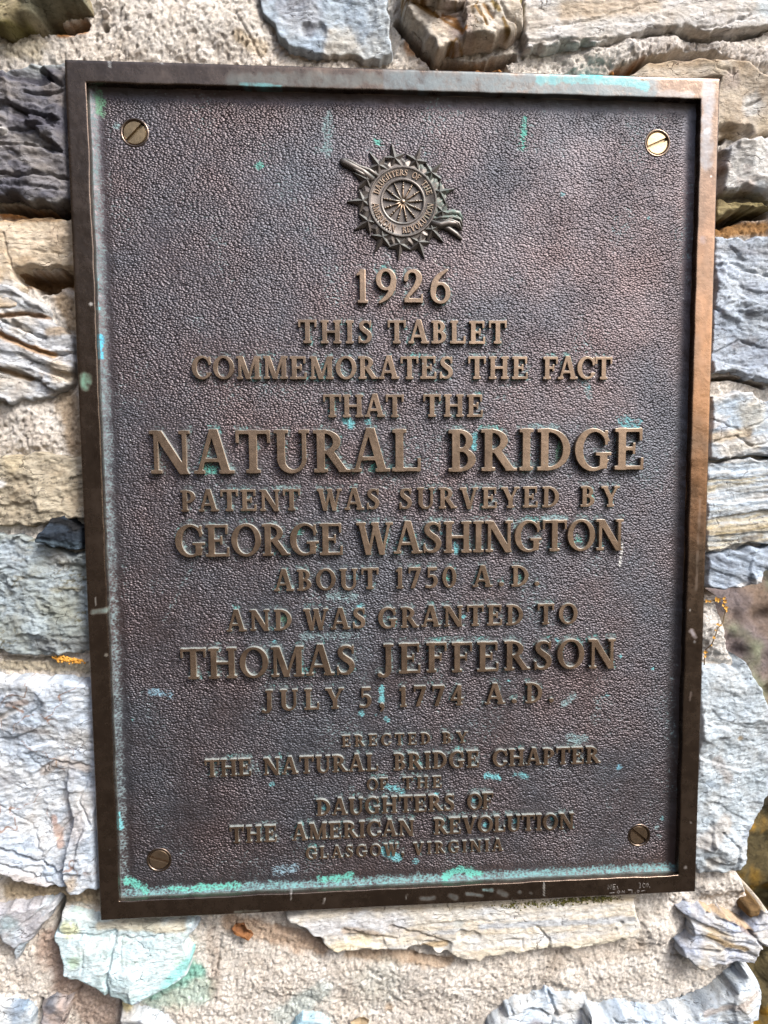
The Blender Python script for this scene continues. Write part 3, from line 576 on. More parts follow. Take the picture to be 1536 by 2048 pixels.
stone('big white blue stone left of the lower plaque', [(-40, 1346), (20, 1348), (80, 1352), (150, 1356), (205, 1366), (215, 1500), (222, 1700), (205, 1782), (185, 1780), (150, 1777), (98, 1775), (66, 1770), (38, 1762), (10, 1746), (-40, 1738)],
      0.0105, [(182, 194, 208), (204, 212, 222), (220, 224, 228), (204, 196, 190)], er=7, chip=(0.042, 0.32), bed=(28, 0.03, 0.0022, 0.05), seed=29, rough=0.0009,
      veins=((150, 112, 84), 0.03, 0.045), blobs=[([(40, 1450), (100, 1458)], None, 9, (160, 156, 154), 0.7), ([(20, 1405), (60, 1398)], None, 6, (150, 120, 96), 0.6), ([(85, 1545), (120, 1520), (175, 1535)], None, 12, (176, 152, 126), 0.5), (150, 1545, 20, (200, 206, 216), 0.6), ([(120, 1690), (105, 1640)], None, 8, (176, 124, 84), 0.6), (150, 1755, 16, (196, 168, 124), 0.6), (150, 1650, 40, (212, 206, 206), 0.5), ([(10, 1740), (100, 1768)], None, 12, (196, 186, 182), 0.6), (20, 1560, 20, (160, 164, 172), 0.6), (160, 1470, 30, (196, 190, 182), 0.4)],
      cracks=[([(88, 1716), (110, 1690), (125, 1660), (165, 1620)], 4, 0.002), ([(0, 1690), (40, 1708), (90, 1722), (140, 1760)], 5, 0.004), ([(0, 1720), (60, 1740), (120, 1770)], 5, 0.003), ([(75, 1545), (110, 1520), (180, 1530)], 4, 0.002), ([(180, 1545), (160, 1600), (185, 1640)], 4, 0.002), ([(50, 1500), (90, 1540), (60, 1600)], 3, 0.0012), ([(0, 1610), (60, 1650), (90, 1716)], 3, 0.0014)])
stone('little white pebble in the mortar', [(192, 14), (196, 8), (208, 8), (216, 13), (212, 22), (202, 27), (195, 22)], 0.006, [(214, 206, 200), (224, 218, 212)], er=4, seed=30, D=0.03, name='pebble')
for s in STONES: build_stone(s)

# ---- mortar: one sheet with trenches where the joints are open, cut out behind the plaque
TRENCH = [([(440, 1880), (433, 1930), (425, 1965), (398, 2000)], 3, 0.0016), ([(146, 2000), (160, 1980), (158, 1965)], 3, 0.003), ([(470, 20), (500, 70), (515, 100)], 3, 0.0015),
          ([(82, 48), (160, 40)], 11, 0.034), ([(202, 40), (205, 45)], 5, 0.012),
          ([(800, 35), (830, 78), (870, 120)], 9, 0.036), ([(884, 120), (940, 124), (1000, 122)], 10, 0.036), ([(985, 115), (1030, 108)], 8, 0.032), ([(982, 128), (982, 142)], 4, 0.03), ([(1010, 128), (1020, 140)], 6, 0.03),
          ([(1285, 120), (1350, 110)], 7, 0.026), ([(1358, 108), (1400, 104), (1425, 110)], 12, 0.036), ([(1425, 112), (1465, 122), (1500, 134), (1536, 150)], 7, 0.034),
          ([(1240, 140), (1290, 124)], 9, 0.014), ([(1370, 62), (1440, 70), (1480, 70)], 5, 0.02), ([(1480, 70), (1530, 55)], 5, 0.016),
          ([(1440, 252), (1452, 268)], 9, 0.03), ([(1450, 440), (1490, 424), (1536, 420)], 11, 0.034),
          ([(-20, 410), (35, 414), (65, 424), (135, 426)], 8, 0.036), ([(48, 552), (90, 556), (150, 548)], 15, 0.028), ([(70, 575), (104, 572)], 8, 0.032),
          ([(1425, 757), (1470, 754), (1536, 772)], 4, 0.02), ([(1408, 1186), (1440, 1188), (1450, 1184)], 6, 0.024), ([(116, 1806), (113, 1830), (108, 1860), (118, 1905)], 7, 0.034),
          ([(75, 2012), (74, 2040)], 4, 0.024), ([(-20, 1750), (60, 1776), (130, 1786)], 5, 0.012), ([(585, 1850), (640, 1890), (668, 1910)], 5, 0.012), ([(0, 1320), (60, 1325), (110, 1322)], 3, 0.010), ([(128, 1950), (200, 1966), (240, 1982), (300, 1980)], 5, 0.018), ([(240, 1990), (238, 2030)], 4, 0.016), ([(1330, 2020), (1400, 2004), (1450, 1972)], 4, 0.014), ([(1350, 1925), (1430, 1926), (1500, 1926)], 4, 0.012), ([(960, 1916), (1050, 1905), (1200, 1890)], 3, 0.007), ([(552, 1870), (740, 1905), (930, 1935)], 8, 0.003)]
BUMPS = [([(1160, 120), (1240, 118)], 30, -0.004), ([(1275, 95), (1350, 80)], 26, -0.007), ([(1450, 95), (1536, 110)], 28, -0.006), ([(1200, 100), (1260, 96)], 26, -0.004),
         ([(1420, 1260), (1450, 1290)], 40, -0.005), ([(300, 60), (480, 40)], 60, -0.004), ([(835, 60)], 30, -0.003), ([(600, 1960), (1200, 1960)], 60, -0.004), ([(1320, 1870)], 40, -0.005), ([(1420, 1780), (1490, 1770)], 28, -0.006), ([(60, 850)], 60, -0.004),
         ([(160, 1800)], 40, -0.001), ([(895, 135), (925, 138), (960, 142)], 9, -0.002), ([(997, 140)], 9, -0.004)]
def mortar_y(u, v, fine=True):
    y = YM + 0.0022 * fbm(u * 22, v * 22, 300, 3)
    for pts, r, dep in TRENCH:
        d = line_dist(u, v, P(pts)) / (r * PX) + 0.35 * fbm(u * 95, v * 95, 320, 3)
        y = y + dep * sstep(1.25, 0.55, d)
    for pts, r, dep in BUMPS:
        y = y + dep * sstep(1.4, 0.2, line_dist(u, v, P(pts)) / (r * PX) + 0.25 * fbm(u * 70, v * 70, 330, 3))
    if fine:
        cs = math.cos(0.95); sn = math.sin(0.95)
        a = u * cs + v * sn; b = -u * sn + v * cs
        g = fbm(a * 190, b * 330, 340, 3)
        y = y + 0.0008 * g - 0.0006 * sstep(0.15, 0.55, ridged(u * 120, v * 120, 350, 2) - 0.9) + 0.0013 * sstep(0.25, 0.6, fbm(a * 200, b * 300, 360, 2)) + 0.0006 * noise(a * 430, b * 520, 365) + 0.0016 * sstep(0.55, 0.9, noise(a * 170, b * 320, 366)) + 0.0022 * sstep(0.5, 0.8, noise(a * 300, b * 480, 367)) * sstep(0.0, 0.5, fbm(u * 30, v * 30, 368, 2))
    return y
EDGE = [(-60, -60), (1700, -60), (1700, 1100), (1590, 1118), (1540, 1138), (1500, 1160), (1462, 1176), (1453, 1195), (1455, 1218), (1461, 1240), (1467, 1262), (1469, 1285), (1474, 1304), (1484, 1320), (1492, 1330), (1515, 1400), (1530, 1440), (1530, 1580), (1500, 1650), (1480, 1715),
        (1486, 1738), (1497, 1760), (1508, 1786), (1520, 1800), (1528, 1830), (1512, 1880), (1492, 1910), (1480, 1924), (1490, 1960), (1490, 2120), (-60, 2120)]
def build_mortar():
    poly = curvy(P(EDGE), 5, 0.0008, 3)
    g = 0.00085
    mn = poly.min(0) - 2 * g; mx = poly.max(0) + 2 * g
    u0 = np.arange(mn[0], mx[0], g); v0 = np.arange(mn[1], mx[1], g)
    u, v = np.meshgrid(u0, v0)
    sd = poly_sdf(u, v, poly)
    mask = (sd < g * 0.75) & (under_plaque(u, v) > -0.012)
    gu = np.gradient(sd, g, axis=1); gv = np.gradient(sd, g, axis=0); gl = np.maximum(np.hypot(gu, gv), 0.3)
    rim = mask & (sd > -g * 0.5)
    u = np.where(rim, u - sd * gu / gl, u); v = np.where(rim, v - sd * gv / gl, v)
    y = mortar_y(u, v)
    for s in STONES:                                       # the pointing is struck back along each stone
        q = np.array(P(s['poly'])); x0, z0 = q.min(0) - 0.01; x1, z1 = q.max(0) + 0.01
        i0, i1 = np.searchsorted(u0, [x0, x1]); j0, j1 = np.searchsorted(v0, [z0, z1])
        if i1 - i0 < 2 or j1 - j0 < 2: continue
        sl = (slice(j0, j1), slice(i0, i1)); ss = poly_sdf(u[sl], v[sl], q)
        dip = 0.0020 * sstep(0.0045, 0.0, ss + 0.0015 * fbm(u[sl] * 80, v[sl] * 80, 390, 2)) * (0.7 + 0.5 * fbm(u[sl] * 40, v[sl] * 40, 391, 2))
        y[sl] = np.maximum(y[sl], np.minimum(y[sl] + dip, np.maximum(y[sl], YM + 0.006)))
    up = under_plaque(u, v)
    y = np.where(up < 0.002, np.maximum(y, 0.0165), y)
    y = np.maximum(y, 0.0165 - np.clip((up - 0.002) / 0.01, 0, 1) * 0.02)
    t = np.clip(np.where(rim, 0, -sd) / 0.006, 0, 1)
    prof = (1 - (1 - t) ** 2.4) ** (1 / 2.4)
    y = 0.20 + (y - 0.20) * prof
    base = srgb((236, 229, 220), ALB)
    q = np.clip(0.5 + 0.8 * fbm(u * 30, v * 30, 370, 4), 0, 1)[..., None]
    c = base * (0.90 + 0.18 * q) + (srgb((206, 190, 172), ALB) - base) * 0.30 * np.clip(fbm(u * 14, v * 14, 380, 3), 0, 1)[..., None]
    sand = h2(np.floor(u / 0.0016 + 0.6 * noise(u * 300, v * 300, 5)), np.floor(v / 0.0016), 9)
    c = c * (0.88 + 0.24 * sand[..., None])
    OCH = (186, 124, 52)
    c = paint(u, v, c, [([(20, 75), (60, 80)], None, 30, (176, 164, 132), 0.6), ([(110, 55), (160, 48)], None, 9, OCH, 0.95), ([(885, 137), (1000, 140)], None, 11, (178, 122, 60), 0.95), ([(820, 78), (870, 115)], None, 12, (176, 124, 70), 0.8),
                        ([(1228, 145), (1262, 138), (1290, 122)], None, 11, (176, 112, 24), 0.95), ([(480, 70), (520, 90)], None, 16, (190, 164, 120), 0.5), ([(1440, 455), (1536, 450)], None, 20, (170, 120, 52), 0.9),
                        ([(0, 418), (60, 424), (140, 430)], None, 13, (186, 124, 46), 0.9), ([(40, 555), (150, 552)], None, 22, (150, 106, 44), 0.85), ([(120, 600), (150, 640)], None, 24, (186, 160, 126), 0.8), ([(130, 800), (150, 900)], None, 26, (192, 166, 132), 0.7),
                        ([(1408, 1188), (1445, 1190)], None, 7, (170, 116, 50), 0.8), ([(0, 1335), (170, 1340)], None, 14, (186, 174, 146), 0.7), ([(20, 1790), (120, 1798), (185, 1800)], None, 26, (172, 152, 118), 0.85),
                        ([(90, 1900), (120, 1960)], None, 34, (178, 152, 136), 0.8), ([(140, 1990), (200, 2040)], None, 50, (176, 152, 136), 0.8), (40, 1960, 34, (206, 196, 186), 0.5), ([(300, 1990), (385, 1955)], None, 26, (132, 204, 190), 0.85), ([(300, 2010), (400, 1990)], None, 36, (176, 208, 196), 0.6),
                        ([(460, 1855), (540, 1880), (640, 1900)], None, 26, (196, 166, 138), 0.75), ([(700, 1915), (900, 1930)], None, 14, (180, 150, 116), 0.7), (760, 1975, 60, (206, 210, 202), 0.5), ([(1280, 1900), (1120, 1925)], None, 30, (200, 186, 170), 0.4),
                        ([(1420, 1240), (1440, 1300)], None, 34, (224, 222, 218), 0.8), (1495, 1795, 9, (196, 150, 70), 0.6), ([(420, 1870), (430, 2000)], None, 16, (176, 160, 146), 0.5), ([(640, 1990), (560, 2048)], None, 30, (200, 214, 212), 0.6), (780, 2030, 14, (176, 150, 120), 0.7),
                        ([(860, 60), (800, 0)], None, 18, (216, 210, 204), 0.6), ([(1280, 88), (1536, 110)], None, 26, (208, 200, 196), 0.5)])
    f, used = grid_faces(mask)
    co = np.stack([u.ravel()[used], y.ravel()[used], v.ravel()[used]], 1)
    cc = np.concatenate([c.reshape(-1, 3)[used], np.ones((len(used), 1))], 1)
    mesh_obj('mortar', co, f, M_MORTAR, wall, False, cc)
build_mortar()

# moss on the ledge under the plaque, orange lichen on the left
def tuft(name, mat, pts, n, spread, size, ybase, seed, par=None):
    rnd = random.Random(seed); mb = MB()
    for i in range(n):
        k = rnd.random() * (len(pts) - 1); j = int(k); f = k - j
        x = pts[j][0] * (1 - f) + pts[j + 1][0] * f + rnd.gauss(0, spread[0]); y = pts[j][1] * (1 - f) + pts[j + 1][1] * f + rnd.gauss(0, spread[1])
        u, v = pt(x, y, ybase); r = size * rnd.uniform(0.5, 1.3)
        mb.ball((u, ybase + rnd.uniform(-0.001, 0.001), v), r, 0.8, 6, 4)
    return mb.build(name, mat, par, smooth=True)
M_MOSS = plain('moss', (0.07, 0.075, 0.012), (0.15, 0.13, 0.03), 500, 0.95)
M_LICHEN = plain('orange_lichen', (0.42, 0.19, 0.02), (0.55, 0.28, 0.05), 400, 0.9)
tag(tuft('moss', M_MOSS, [(1010, 1812), (1060, 1808), (1110, 1806), (1140, 1800), (1190, 1797), (1215, 1796)], 900, (12, 3.0), 0.0006, 0.0085, 1), 'olive moss on the ledge just under the plaque', 'moss', None, 'stuff')
tuft('lichen', M_LICHEN, [(114, 1316), (128, 1319), (145, 1321), (162, 1323)], 160, (4, 2.2), 0.0009, 0.0125, 2, wall)['label'] = 'orange lichen in the joint left of the plaque'

# ------------------------------------------------------------------ rocky ground seen past the right edge of the wall
def build_ground():
    g = 0.009
    s, t = np.meshgrid(np.arange(-0.2, 3.0, g), np.arange(-1.6, 1.0, g))         # across, up the slope
    hgt = facets(s + 0.05 * fbm(s * 6, t * 6, 500, 3), t + 0.05 * fbm(s * 6 + 4, t * 6, 501, 3), 0.26, 502, 0.7) + 0.5 * facets(s, t, 0.09, 510, 0.8) + 0.03 * fbm(s * 16, t * 16, 520, 4) + 0.02 * np.minimum(ridged(s * 9, t * 9, 525, 3), 0.6)
    q = fbm(s * 7, t * 7, 530, 4)[..., None]
    c = srgb((128, 116, 114), 0.75) + 0 * q
    c = c + (srgb((150, 128, 108), 0.75) - c) * np.clip(q * 1.2 + 0.3, 0, 1)
    w = np.clip(1.6 * fbm(s * 11, t * 11, 540, 3) - 0.35, 0, 0.8)[..., None]; c = c * (1 - w) + srgb((140, 146, 118), 0.75) * w
    w = (sstep(-0.55, -0.75, t + 0.12 * fbm(s * 5, t * 5, 560, 3)) * 0.9)[..., None]; c = c * (1 - w) + srgb((92, 82, 46), 0.75) * w
    w = (np.clip(2.5 * fbm(s * 16, t * 16, 550, 3) - 0.7, 0, 1) * sstep(-0.45, -0.6, t))[..., None]; c = c * (1 - w) + srgb((168, 128, 34), 0.75) * w
    y = 0.85 + 0.30 * (t + 0.5) - hgt * 0.8
    f, used = grid_faces(np.ones(s.shape, bool))
    co = np.stack([s.ravel() + 0.15, y.ravel(), t.ravel()], 1)
    o = mesh_obj('terrain', co, f, M_ROCK, None, True, np.concatenate([c.reshape(-1, 3), np.ones((s.size, 1))], 1))
    tag(o, 'brown mossy rock slope out of focus past the wall', None, None, 'structure')
build_ground()
# ------------------------------------------------------------------ roman letters, drawn as fields and traced
GX = np.arange(-0.16, 1.30, 0.0125); GY_ = np.arange(-0.32, 1.16, 0.0125)
X, Y = np.meshgrid(GX, GY_)
def bx(x0, y0, x1, y1): return np.maximum(np.abs(X - (x0 + x1) / 2) - (x1 - x0) / 2, np.abs(Y - (y0 + y1) / 2) - (y1 - y0) / 2)
def el(cx, cy, rx, ry): return (np.hypot((X - cx) / rx, (Y - cy) / ry) - 1) * min(rx, ry)
def ring(cx, cy, rx, ry, ix, iy, icx=None): return np.maximum(el(cx, cy, rx, ry), -el(cx if icx is None else icx, cy, ix, iy))
def dg(x0, y0, x1, y1, w):
    t = (Y - y0) / (y1 - y0); c = abs(y1 - y0) / math.hypot(x1 - x0, y1 - y0)
    return np.maximum((np.abs(X - x0 - t * (x1 - x0)) - w / 2) * c, np.abs(Y - (y0 + y1) / 2) - abs(y1 - y0) / 2)
def st(pts, rad):
    d = np.full(X.shape, 9.0)
    # smooth the spine a little
    p = np.array(pts, float); r = np.array(rad, float)
    for _ in range(2):
        q = np.empty((2 * len(p) - 2, 2)); s = np.empty(2 * len(p) - 2)
        q[0::2] = 0.75 * p[:-1] + 0.25 * p[1:]; q[1::2] = 0.25 * p[:-1] + 0.75 * p[1:]
        s[0::2] = 0.75 * r[:-1] + 0.25 * r[1:]; s[1::2] = 0.25 * r[:-1] + 0.75 * r[1:]
        p = np.vstack([p[:1], q, p[-1:]]); r = np.concatenate([r[:1], s, r[-1:]])
    for (ax, ay), (bx_, by), ra, rb in zip(p[:-1], p[1:], r[:-1], r[1:]):
        ex, ey = bx_ - ax, by - ay; L = ex * ex + ey * ey + 1e-12
        t = np.clip(((X - ax) * ex + (Y - ay) * ey) / L, 0, 1)
        d = np.minimum(d, np.hypot(X - ax - t * ex, Y - ay - t * ey) - (ra + (rb - ra) * t))
    return d
def un(*a, k=0.045):
    r = a[0]
    for b in a[1:]:
        h = np.clip(0.5 + 0.5 * (b - r) / k, 0, 1)
        r = b + (r - b) * h - k * h * (1 - h) * 0.8
    return r
SW = 0.185; SF = 0.085
def foot(x, w=SW, o=0.075): return bx(x - w / 2 - o, 0, x + w / 2 + o, SF)
def head(x, w=SW, o=0.075): return bx(x - w / 2 - o, 1 - SF, x + w / 2 + o, 1)
def stem(x, y0=0.0, y1=1.0, w=SW): return bx(x - w / 2, y0, x + w / 2, y1)
def arm_up(x, y): return bx(x - 0.035, y, x + 0.035, y + 0.25)
G = {}
def gl(ch, w, f): G[ch] = (w, f)
gl('A', 0.88, un(dg(0.10, 0, 0.40, 1.04, 0.10), dg(0.73, 0, 0.44, 1.04, 0.20), bx(0.22, 0.27, 0.64, 0.36), bx(-0.02, 0, 0.23, 0.08), bx(0.56, 0, 0.91, 0.08), k=0.03))
bB = np.maximum(ring(0.27, 0.735, 0.32, 0.265, 0.15, 0.18), 0.2 - X); bB2 = np.maximum(ring(0.27, 0.285, 0.39, 0.285, 0.20, 0.20), 0.2 - X)
gl('B', 0.70, un(stem(0.18), bB, bB2, bx(0.0, 0, 0.3, SF), bx(0.0, 1 - SF, 0.3, 1), k=0.03))
cC = np.maximum(ring(0.45, 0.5, 0.45, 0.52, 0.29, 0.43, 0.49), -bx(0.60, 0.27, 1.2, 0.70))
gl('C', 0.84, un(cC, bx(0.74, 0.62, 0.81, 0.97), np.maximum(el(0.74, 0.25, 0.09, 0.09), -bx(0.6, 0.27, 1.2, 0.7)), k=0.03))
gl('D', 0.84, un(stem(0.18), np.maximum(ring(0.28, 0.5, 0.53, 0.5, 0.35, 0.415), 0.22 - X), bx(0.0, 0, 0.3, SF), bx(0.0, 1 - SF, 0.3, 1), k=0.03))
eE = [stem(0.18), bx(0.0, 0, 0.68, 0.09), bx(0.0, 0.91, 0.64, 1), bx(0.2, 0.465, 0.48, 0.55), bx(0.61, 0.70, 0.68, 1), bx(0.65, 0, 0.72, 0.29), bx(0.45, 0.37, 0.51, 0.65)]
gl('E', 0.76, un(*eE, k=0.05))
gl('F', 0.70, un(stem(0.18), foot(0.18), *eE[2:5], eE[6], k=0.05))
gl('G', 0.90, un(cC, bx(0.74, 0.62, 0.81, 0.97), bx(0.62, 0.04, 0.80, 0.42), bx(0.52, 0.36, 0.90, 0.44), k=0.03))
gl('H', 0.94, un(stem(0.18), stem(0.75), foot(0.18), foot(0.75), head(0.18), head(0.75), bx(0.2, 0.46, 0.74, 0.55)))
gl('I', 0.36, un(stem(0.18), foot(0.18), head(0.18)))
gl('J', 0.54, un(stem(0.35, 0.1), head(0.35), st([(0.35, 0.25), (0.35, 0.05), (0.25, -0.08), (0.06, -0.05)], [0.09, 0.09, 0.06, 0.04]), el(0.06, -0.02, 0.075, 0.07)))
gl('L', 0.72, un(stem(0.18), head(0.18), bx(0.0, 0, 0.66, 0.09), bx(0.62, 0, 0.69, 0.32), k=0.05))
gl('M', 1.10, un(stem(0.15, w=0.10), dg(0.20, 1, 0.53, 0.0, 0.20), dg(0.86, 1, 0.53, 0.0, 0.09), stem(0.92), foot(0.15, 0.10), foot(0.92), bx(0.02, 1 - SF, 0.25, 1), bx(0.83, 1 - SF, 1.08, 1), k=0.03))
gl('N', 0.96, un(stem(0.15, w=0.10), dg(0.17, 1, 0.80, -0.02, 0.23), stem(0.80, w=0.10), foot(0.15, 0.10), head(0.80, 0.10), bx(0.0, 1 - SF, 0.2, 1), k=0.03))
gl('O', 0.92, ring(0.46, 0.5, 0.46, 0.52, 0.28, 0.43))
gl('P', 0.70, un(stem(0.18), foot(0.18), bx(0.0, 1 - SF, 0.3, 1), np.maximum(ring(0.27, 0.70, 0.39, 0.30, 0.21, 0.215), 0.2 - X), k=0.03))
gl('R', 0.84, un(stem(0.18), foot(0.18), bx(0.0, 1 - SF, 0.3, 1), np.maximum(ring(0.27, 0.72, 0.38, 0.28, 0.20, 0.195), 0.2 - X), dg(0.72, 0.02, 0.38, 0.50, 0.22), bx(0.60, 0, 0.88, 0.07), k=0.03))
gl('S', 0.66, un(st([(0.56, 0.84), (0.46, 0.94), (0.30, 0.955), (0.16, 0.87), (0.14, 0.70), (0.30, 0.555), (0.48, 0.44), (0.55, 0.27), (0.46, 0.09), (0.30, 0.035), (0.14, 0.07), (0.08, 0.17)], [0.04, 0.04, 0.05, 0.075, 0.09, 0.10, 0.10, 0.09, 0.07, 0.045, 0.04, 0.04]), bx(0.53, 0.70, 0.59, 0.99), bx(0.04, 0.0, 0.10, 0.30), k=0.03))
gl('T', 0.80, un(stem(0.40), foot(0.40), bx(0.02, 0.91, 0.78, 1), bx(0.0, 0.70, 0.07, 1), bx(0.73, 0.70, 0.80, 1), k=0.05))
gl('U', 0.86, un(stem(0.18, 0.3), stem(0.72, 0.3, w=0.10), head(0.18), head(0.72, 0.10), np.maximum(np.maximum(el(0.43, 0.32, 0.343, 0.35), -el(0.471, 0.32, 0.20, 0.25)), Y - 0.34), k=0.03))
gl('V', 0.86, un(dg(0.15, 1, 0.45, -0.03, 0.20), dg(0.74, 1, 0.45, -0.03, 0.10), bx(-0.02, 1 - SF, 0.31, 1), bx(0.62, 1 - SF, 0.86, 1), k=0.03))
gl('W', 1.18, un(dg(0.14, 1, 0.38, -0.03, 0.19), dg(0.60, 1, 0.38, -0.03, 0.09), dg(0.58, 1, 0.82, -0.03, 0.19), dg(1.05, 1, 0.82, -0.03, 0.09), bx(-0.02, 1 - SF, 0.29, 1), bx(0.93, 1 - SF, 1.17, 1), bx(0.46, 1 - SF, 0.70, 1), k=0.025))
gl('Y', 0.84, un(dg(0.13, 1, 0.43, 0.38, 0.20), dg(0.74, 1, 0.44, 0.38, 0.10), stem(0.43, 0, 0.5), foot(0.43), bx(-0.03, 1 - SF, 0.28, 1), bx(0.61, 1 - SF, 0.86, 1), k=0.03))
gl('1', 0.42, un(stem(0.22, w=0.17), foot(0.22, 0.17, 0.07), st([(0.06, 0.84), (0.12, 0.88), (0.22, 0.98)], [0.035, 0.04, 0.04]), k=0.03))
gl('2', 0.64, un(st([(0.09, 0.70), (0.11, 0.86), (0.24, 0.955), (0.42, 0.93), (0.51, 0.76), (0.45, 0.55), (0.28, 0.34), (0.10, 0.12)], [0.07, 0.05, 0.045, 0.07, 0.095, 0.09, 0.06, 0.05]), bx(0.04, 0, 0.60, 0.13), bx(0.55, 0, 0.61, 0.26), k=0.03))
gl('4', 0.66, un(dg(0.07, 0.30, 0.42, 1.0, 0.10), bx(0.02, 0.25, 0.64, 0.345), stem(0.43, w=0.17), foot(0.43, 0.17, 0.07), k=0.03))
gl('5', 0.64, un(bx(0.15, 0.87, 0.56, 1), bx(0.14, 0.52, 0.21, 0.98), st([(0.17, 0.55), (0.30, 0.62), (0.46, 0.55), (0.53, 0.34), (0.45, 0.12), (0.28, 0.04), (0.08, 0.08)], [0.035, 0.04, 0.07, 0.095, 0.07, 0.045, 0.06]), k=0.03))
six = un(ring(0.33, 0.31, 0.31, 0.33, 0.155, 0.235), st([(0.10, 0.36), (0.13, 0.60), (0.27, 0.83), (0.52, 0.99)], [0.085, 0.09, 0.075, 0.04]), k=0.03)
gl('6', 0.67, six)
gl('9', 0.67, un(ring(0.33, 0.69, 0.31, 0.33, 0.155, 0.235), st([(0.56, 0.64), (0.53, 0.40), (0.39, 0.17), (0.14, 0.01)], [0.085, 0.09, 0.075, 0.04]), k=0.03))
gl('7', 0.62, un(bx(0.04, 0.87, 0.60, 1), bx(0.03, 0.72, 0.09, 1), dg(0.22, 0, 0.54, 0.95, 0.17), k=0.03))
gl('0', 0.68, ring(0.34, 0.5, 0.33, 0.515, 0.165, 0.42))
gl('.', 0.26, el(0.12, 0.10, 0.105, 0.10))
gl(',', 0.28, un(el(0.13, 0.10, 0.105, 0.10), st([(0.20, 0.06), (0.18, -0.10), (0.07, -0.20)], [0.05, 0.045, 0.02]), k=0.03))
def rdp(p, eps):
    if len(p) < 3: return p
    a, b = p[0], p[-1]; e = b - a; L = math.hypot(*e)
    q = np.abs(e[0] * (p[:, 1] - a[1]) - e[1] * (p[:, 0] - a[0])) / L if L > 1e-9 else np.hypot(*(p - a).T)
    i = int(q.argmax())
    if q[i] <= eps: return np.array([a, b])
    return np.vstack([rdp(p[:i + 1], eps)[:-1], rdp(p[i:], eps)])
def trace(f):
    """Closed outlines of the zero level of a field (marching squares)."""
    ny, nx = f.shape; seg = {}
    f = np.where(f == 0, 1e-9, f); ins = f < 0
    def ed(j, i, h):
        k = (j, i, h)
        if h: t = f[j, i] / (f[j, i] - f[j, i + 1]); return k, (GX[i] + t * 0.0125, GY_[j])
        t = f[j, i] / (f[j, i] - f[j + 1, i]); return k, (GX[i], GY_[j] + t * 0.0125)
    code = ins[:-1, :-1] * 1 + ins[:-1, 1:] * 2 + ins[1:, 1:] * 4 + ins[1:, :-1] * 8
    pos = {}
    TB = {1: 'LB', 2: 'BR', 3: 'LR', 4: 'RT', 6: 'BT', 7: 'LT', 8: 'TL', 9: 'TB', 11: 'TR', 12: 'RL', 13: 'RB', 14: 'BL', 5: 'LTRB', 10: 'BLTR'}
    for j, i in zip(*np.nonzero((code > 0) & (code < 15))):
        s = TB[int(code[j, i])]
        for a, b in zip(s[0::2], s[1::2]):
            E = {'B': (j, i, 1), 'T': (j + 1, i, 1), 'L': (j, i, 0), 'R': (j, i + 1, 0)}
            ka, pa = ed(*E[a]); kb, pb = ed(*E[b]); pos[ka] = pa; pos[kb] = pb
            seg.setdefault(ka, []).append(kb); seg.setdefault(kb, []).append(ka)
    out = []; seen = set()
    for k0 in seg:
        if k0 in seen: continue
        loop = [k0]; seen.add(k0); k = k0
        while True:
            n = [q for q in seg[k] if q not in seen]
            if not n: break
            k = n[0]; seen.add(k); loop.append(k)
        p = np.array([pos[q] for q in loop])
        if len(p) < 8: continue
        h = len(p) // 2
        p = np.vstack([rdp(p[:h + 1], 0.0028)[:-1], rdp(np.vstack([p[h:], p[:1]]), 0.0028)[:-1]])
        out.append(p)
    return out
LOOPS = {ch: trace(f) for ch, (w, f) in G.items()}

def letters_mesh(items, height, bevel, thin=True):
    """items: list of (char, 2x2 matrix, origin) in plaque metres. Returns verts, faces with y = -height..0 above the panel."""
    cu = bpy.data.curves.new('tmp', 'CURVE'); cu.dimensions = '2D'; cu.fill_mode = 'BOTH'
    cu.extrude = height / 2; cu.bevel_depth = bevel; cu.bevel_resolution = 1; cu.offset = -bevel * 0.8 if thin else -bevel * 0.8 + 0.00018
    for ch, A, o in items:
        for p in LOOPS[ch]:
            q = p @ A.T + o
            sp = cu.splines.new('POLY'); sp.points.add(len(q) - 1); sp.use_cyclic_u = True
            sp.points.foreach_set('co', np.concatenate([q, np.zeros((len(q), 1)), np.ones((len(q), 1))], 1).ravel())
    ob = bpy.data.objects.new('tmp', cu); COL.objects.link(ob)
    dgp = bpy.context.evaluated_depsgraph_get(); dgp.update()
    me = bpy.data.meshes.new_from_object(ob.evaluated_get(dgp))
    co = np.empty(len(me.vertices) * 3, np.float32); me.vertices.foreach_get('co', co); co = co.reshape(-1, 3)
    fs = [tuple(p.vertices) for p in me.polygons]
    bpy.data.objects.remove(ob); bpy.data.curves.remove(cu); bpy.data.meshes.remove(me)
    v = np.stack([co[:, 0], -co[:, 2] - height / 2 - bevel, co[:, 1]], 1)
    return v, fs
def finish_letters(name, v, fs, ybase, mat, parent, cols=None):
    v = v.copy(); v[:, 1] += ybase
    o = mesh_obj(name, v, fs, mat, parent, True, cols)
    bm = bmesh.new(); bm.from_mesh(o.data); bmesh.ops.recalc_face_normals(bm, faces=bm.faces); bm.to_mesh(o.data); bm.free()
    o.data.set_sharp_from_angle(angle=math.radians(28))
    return o

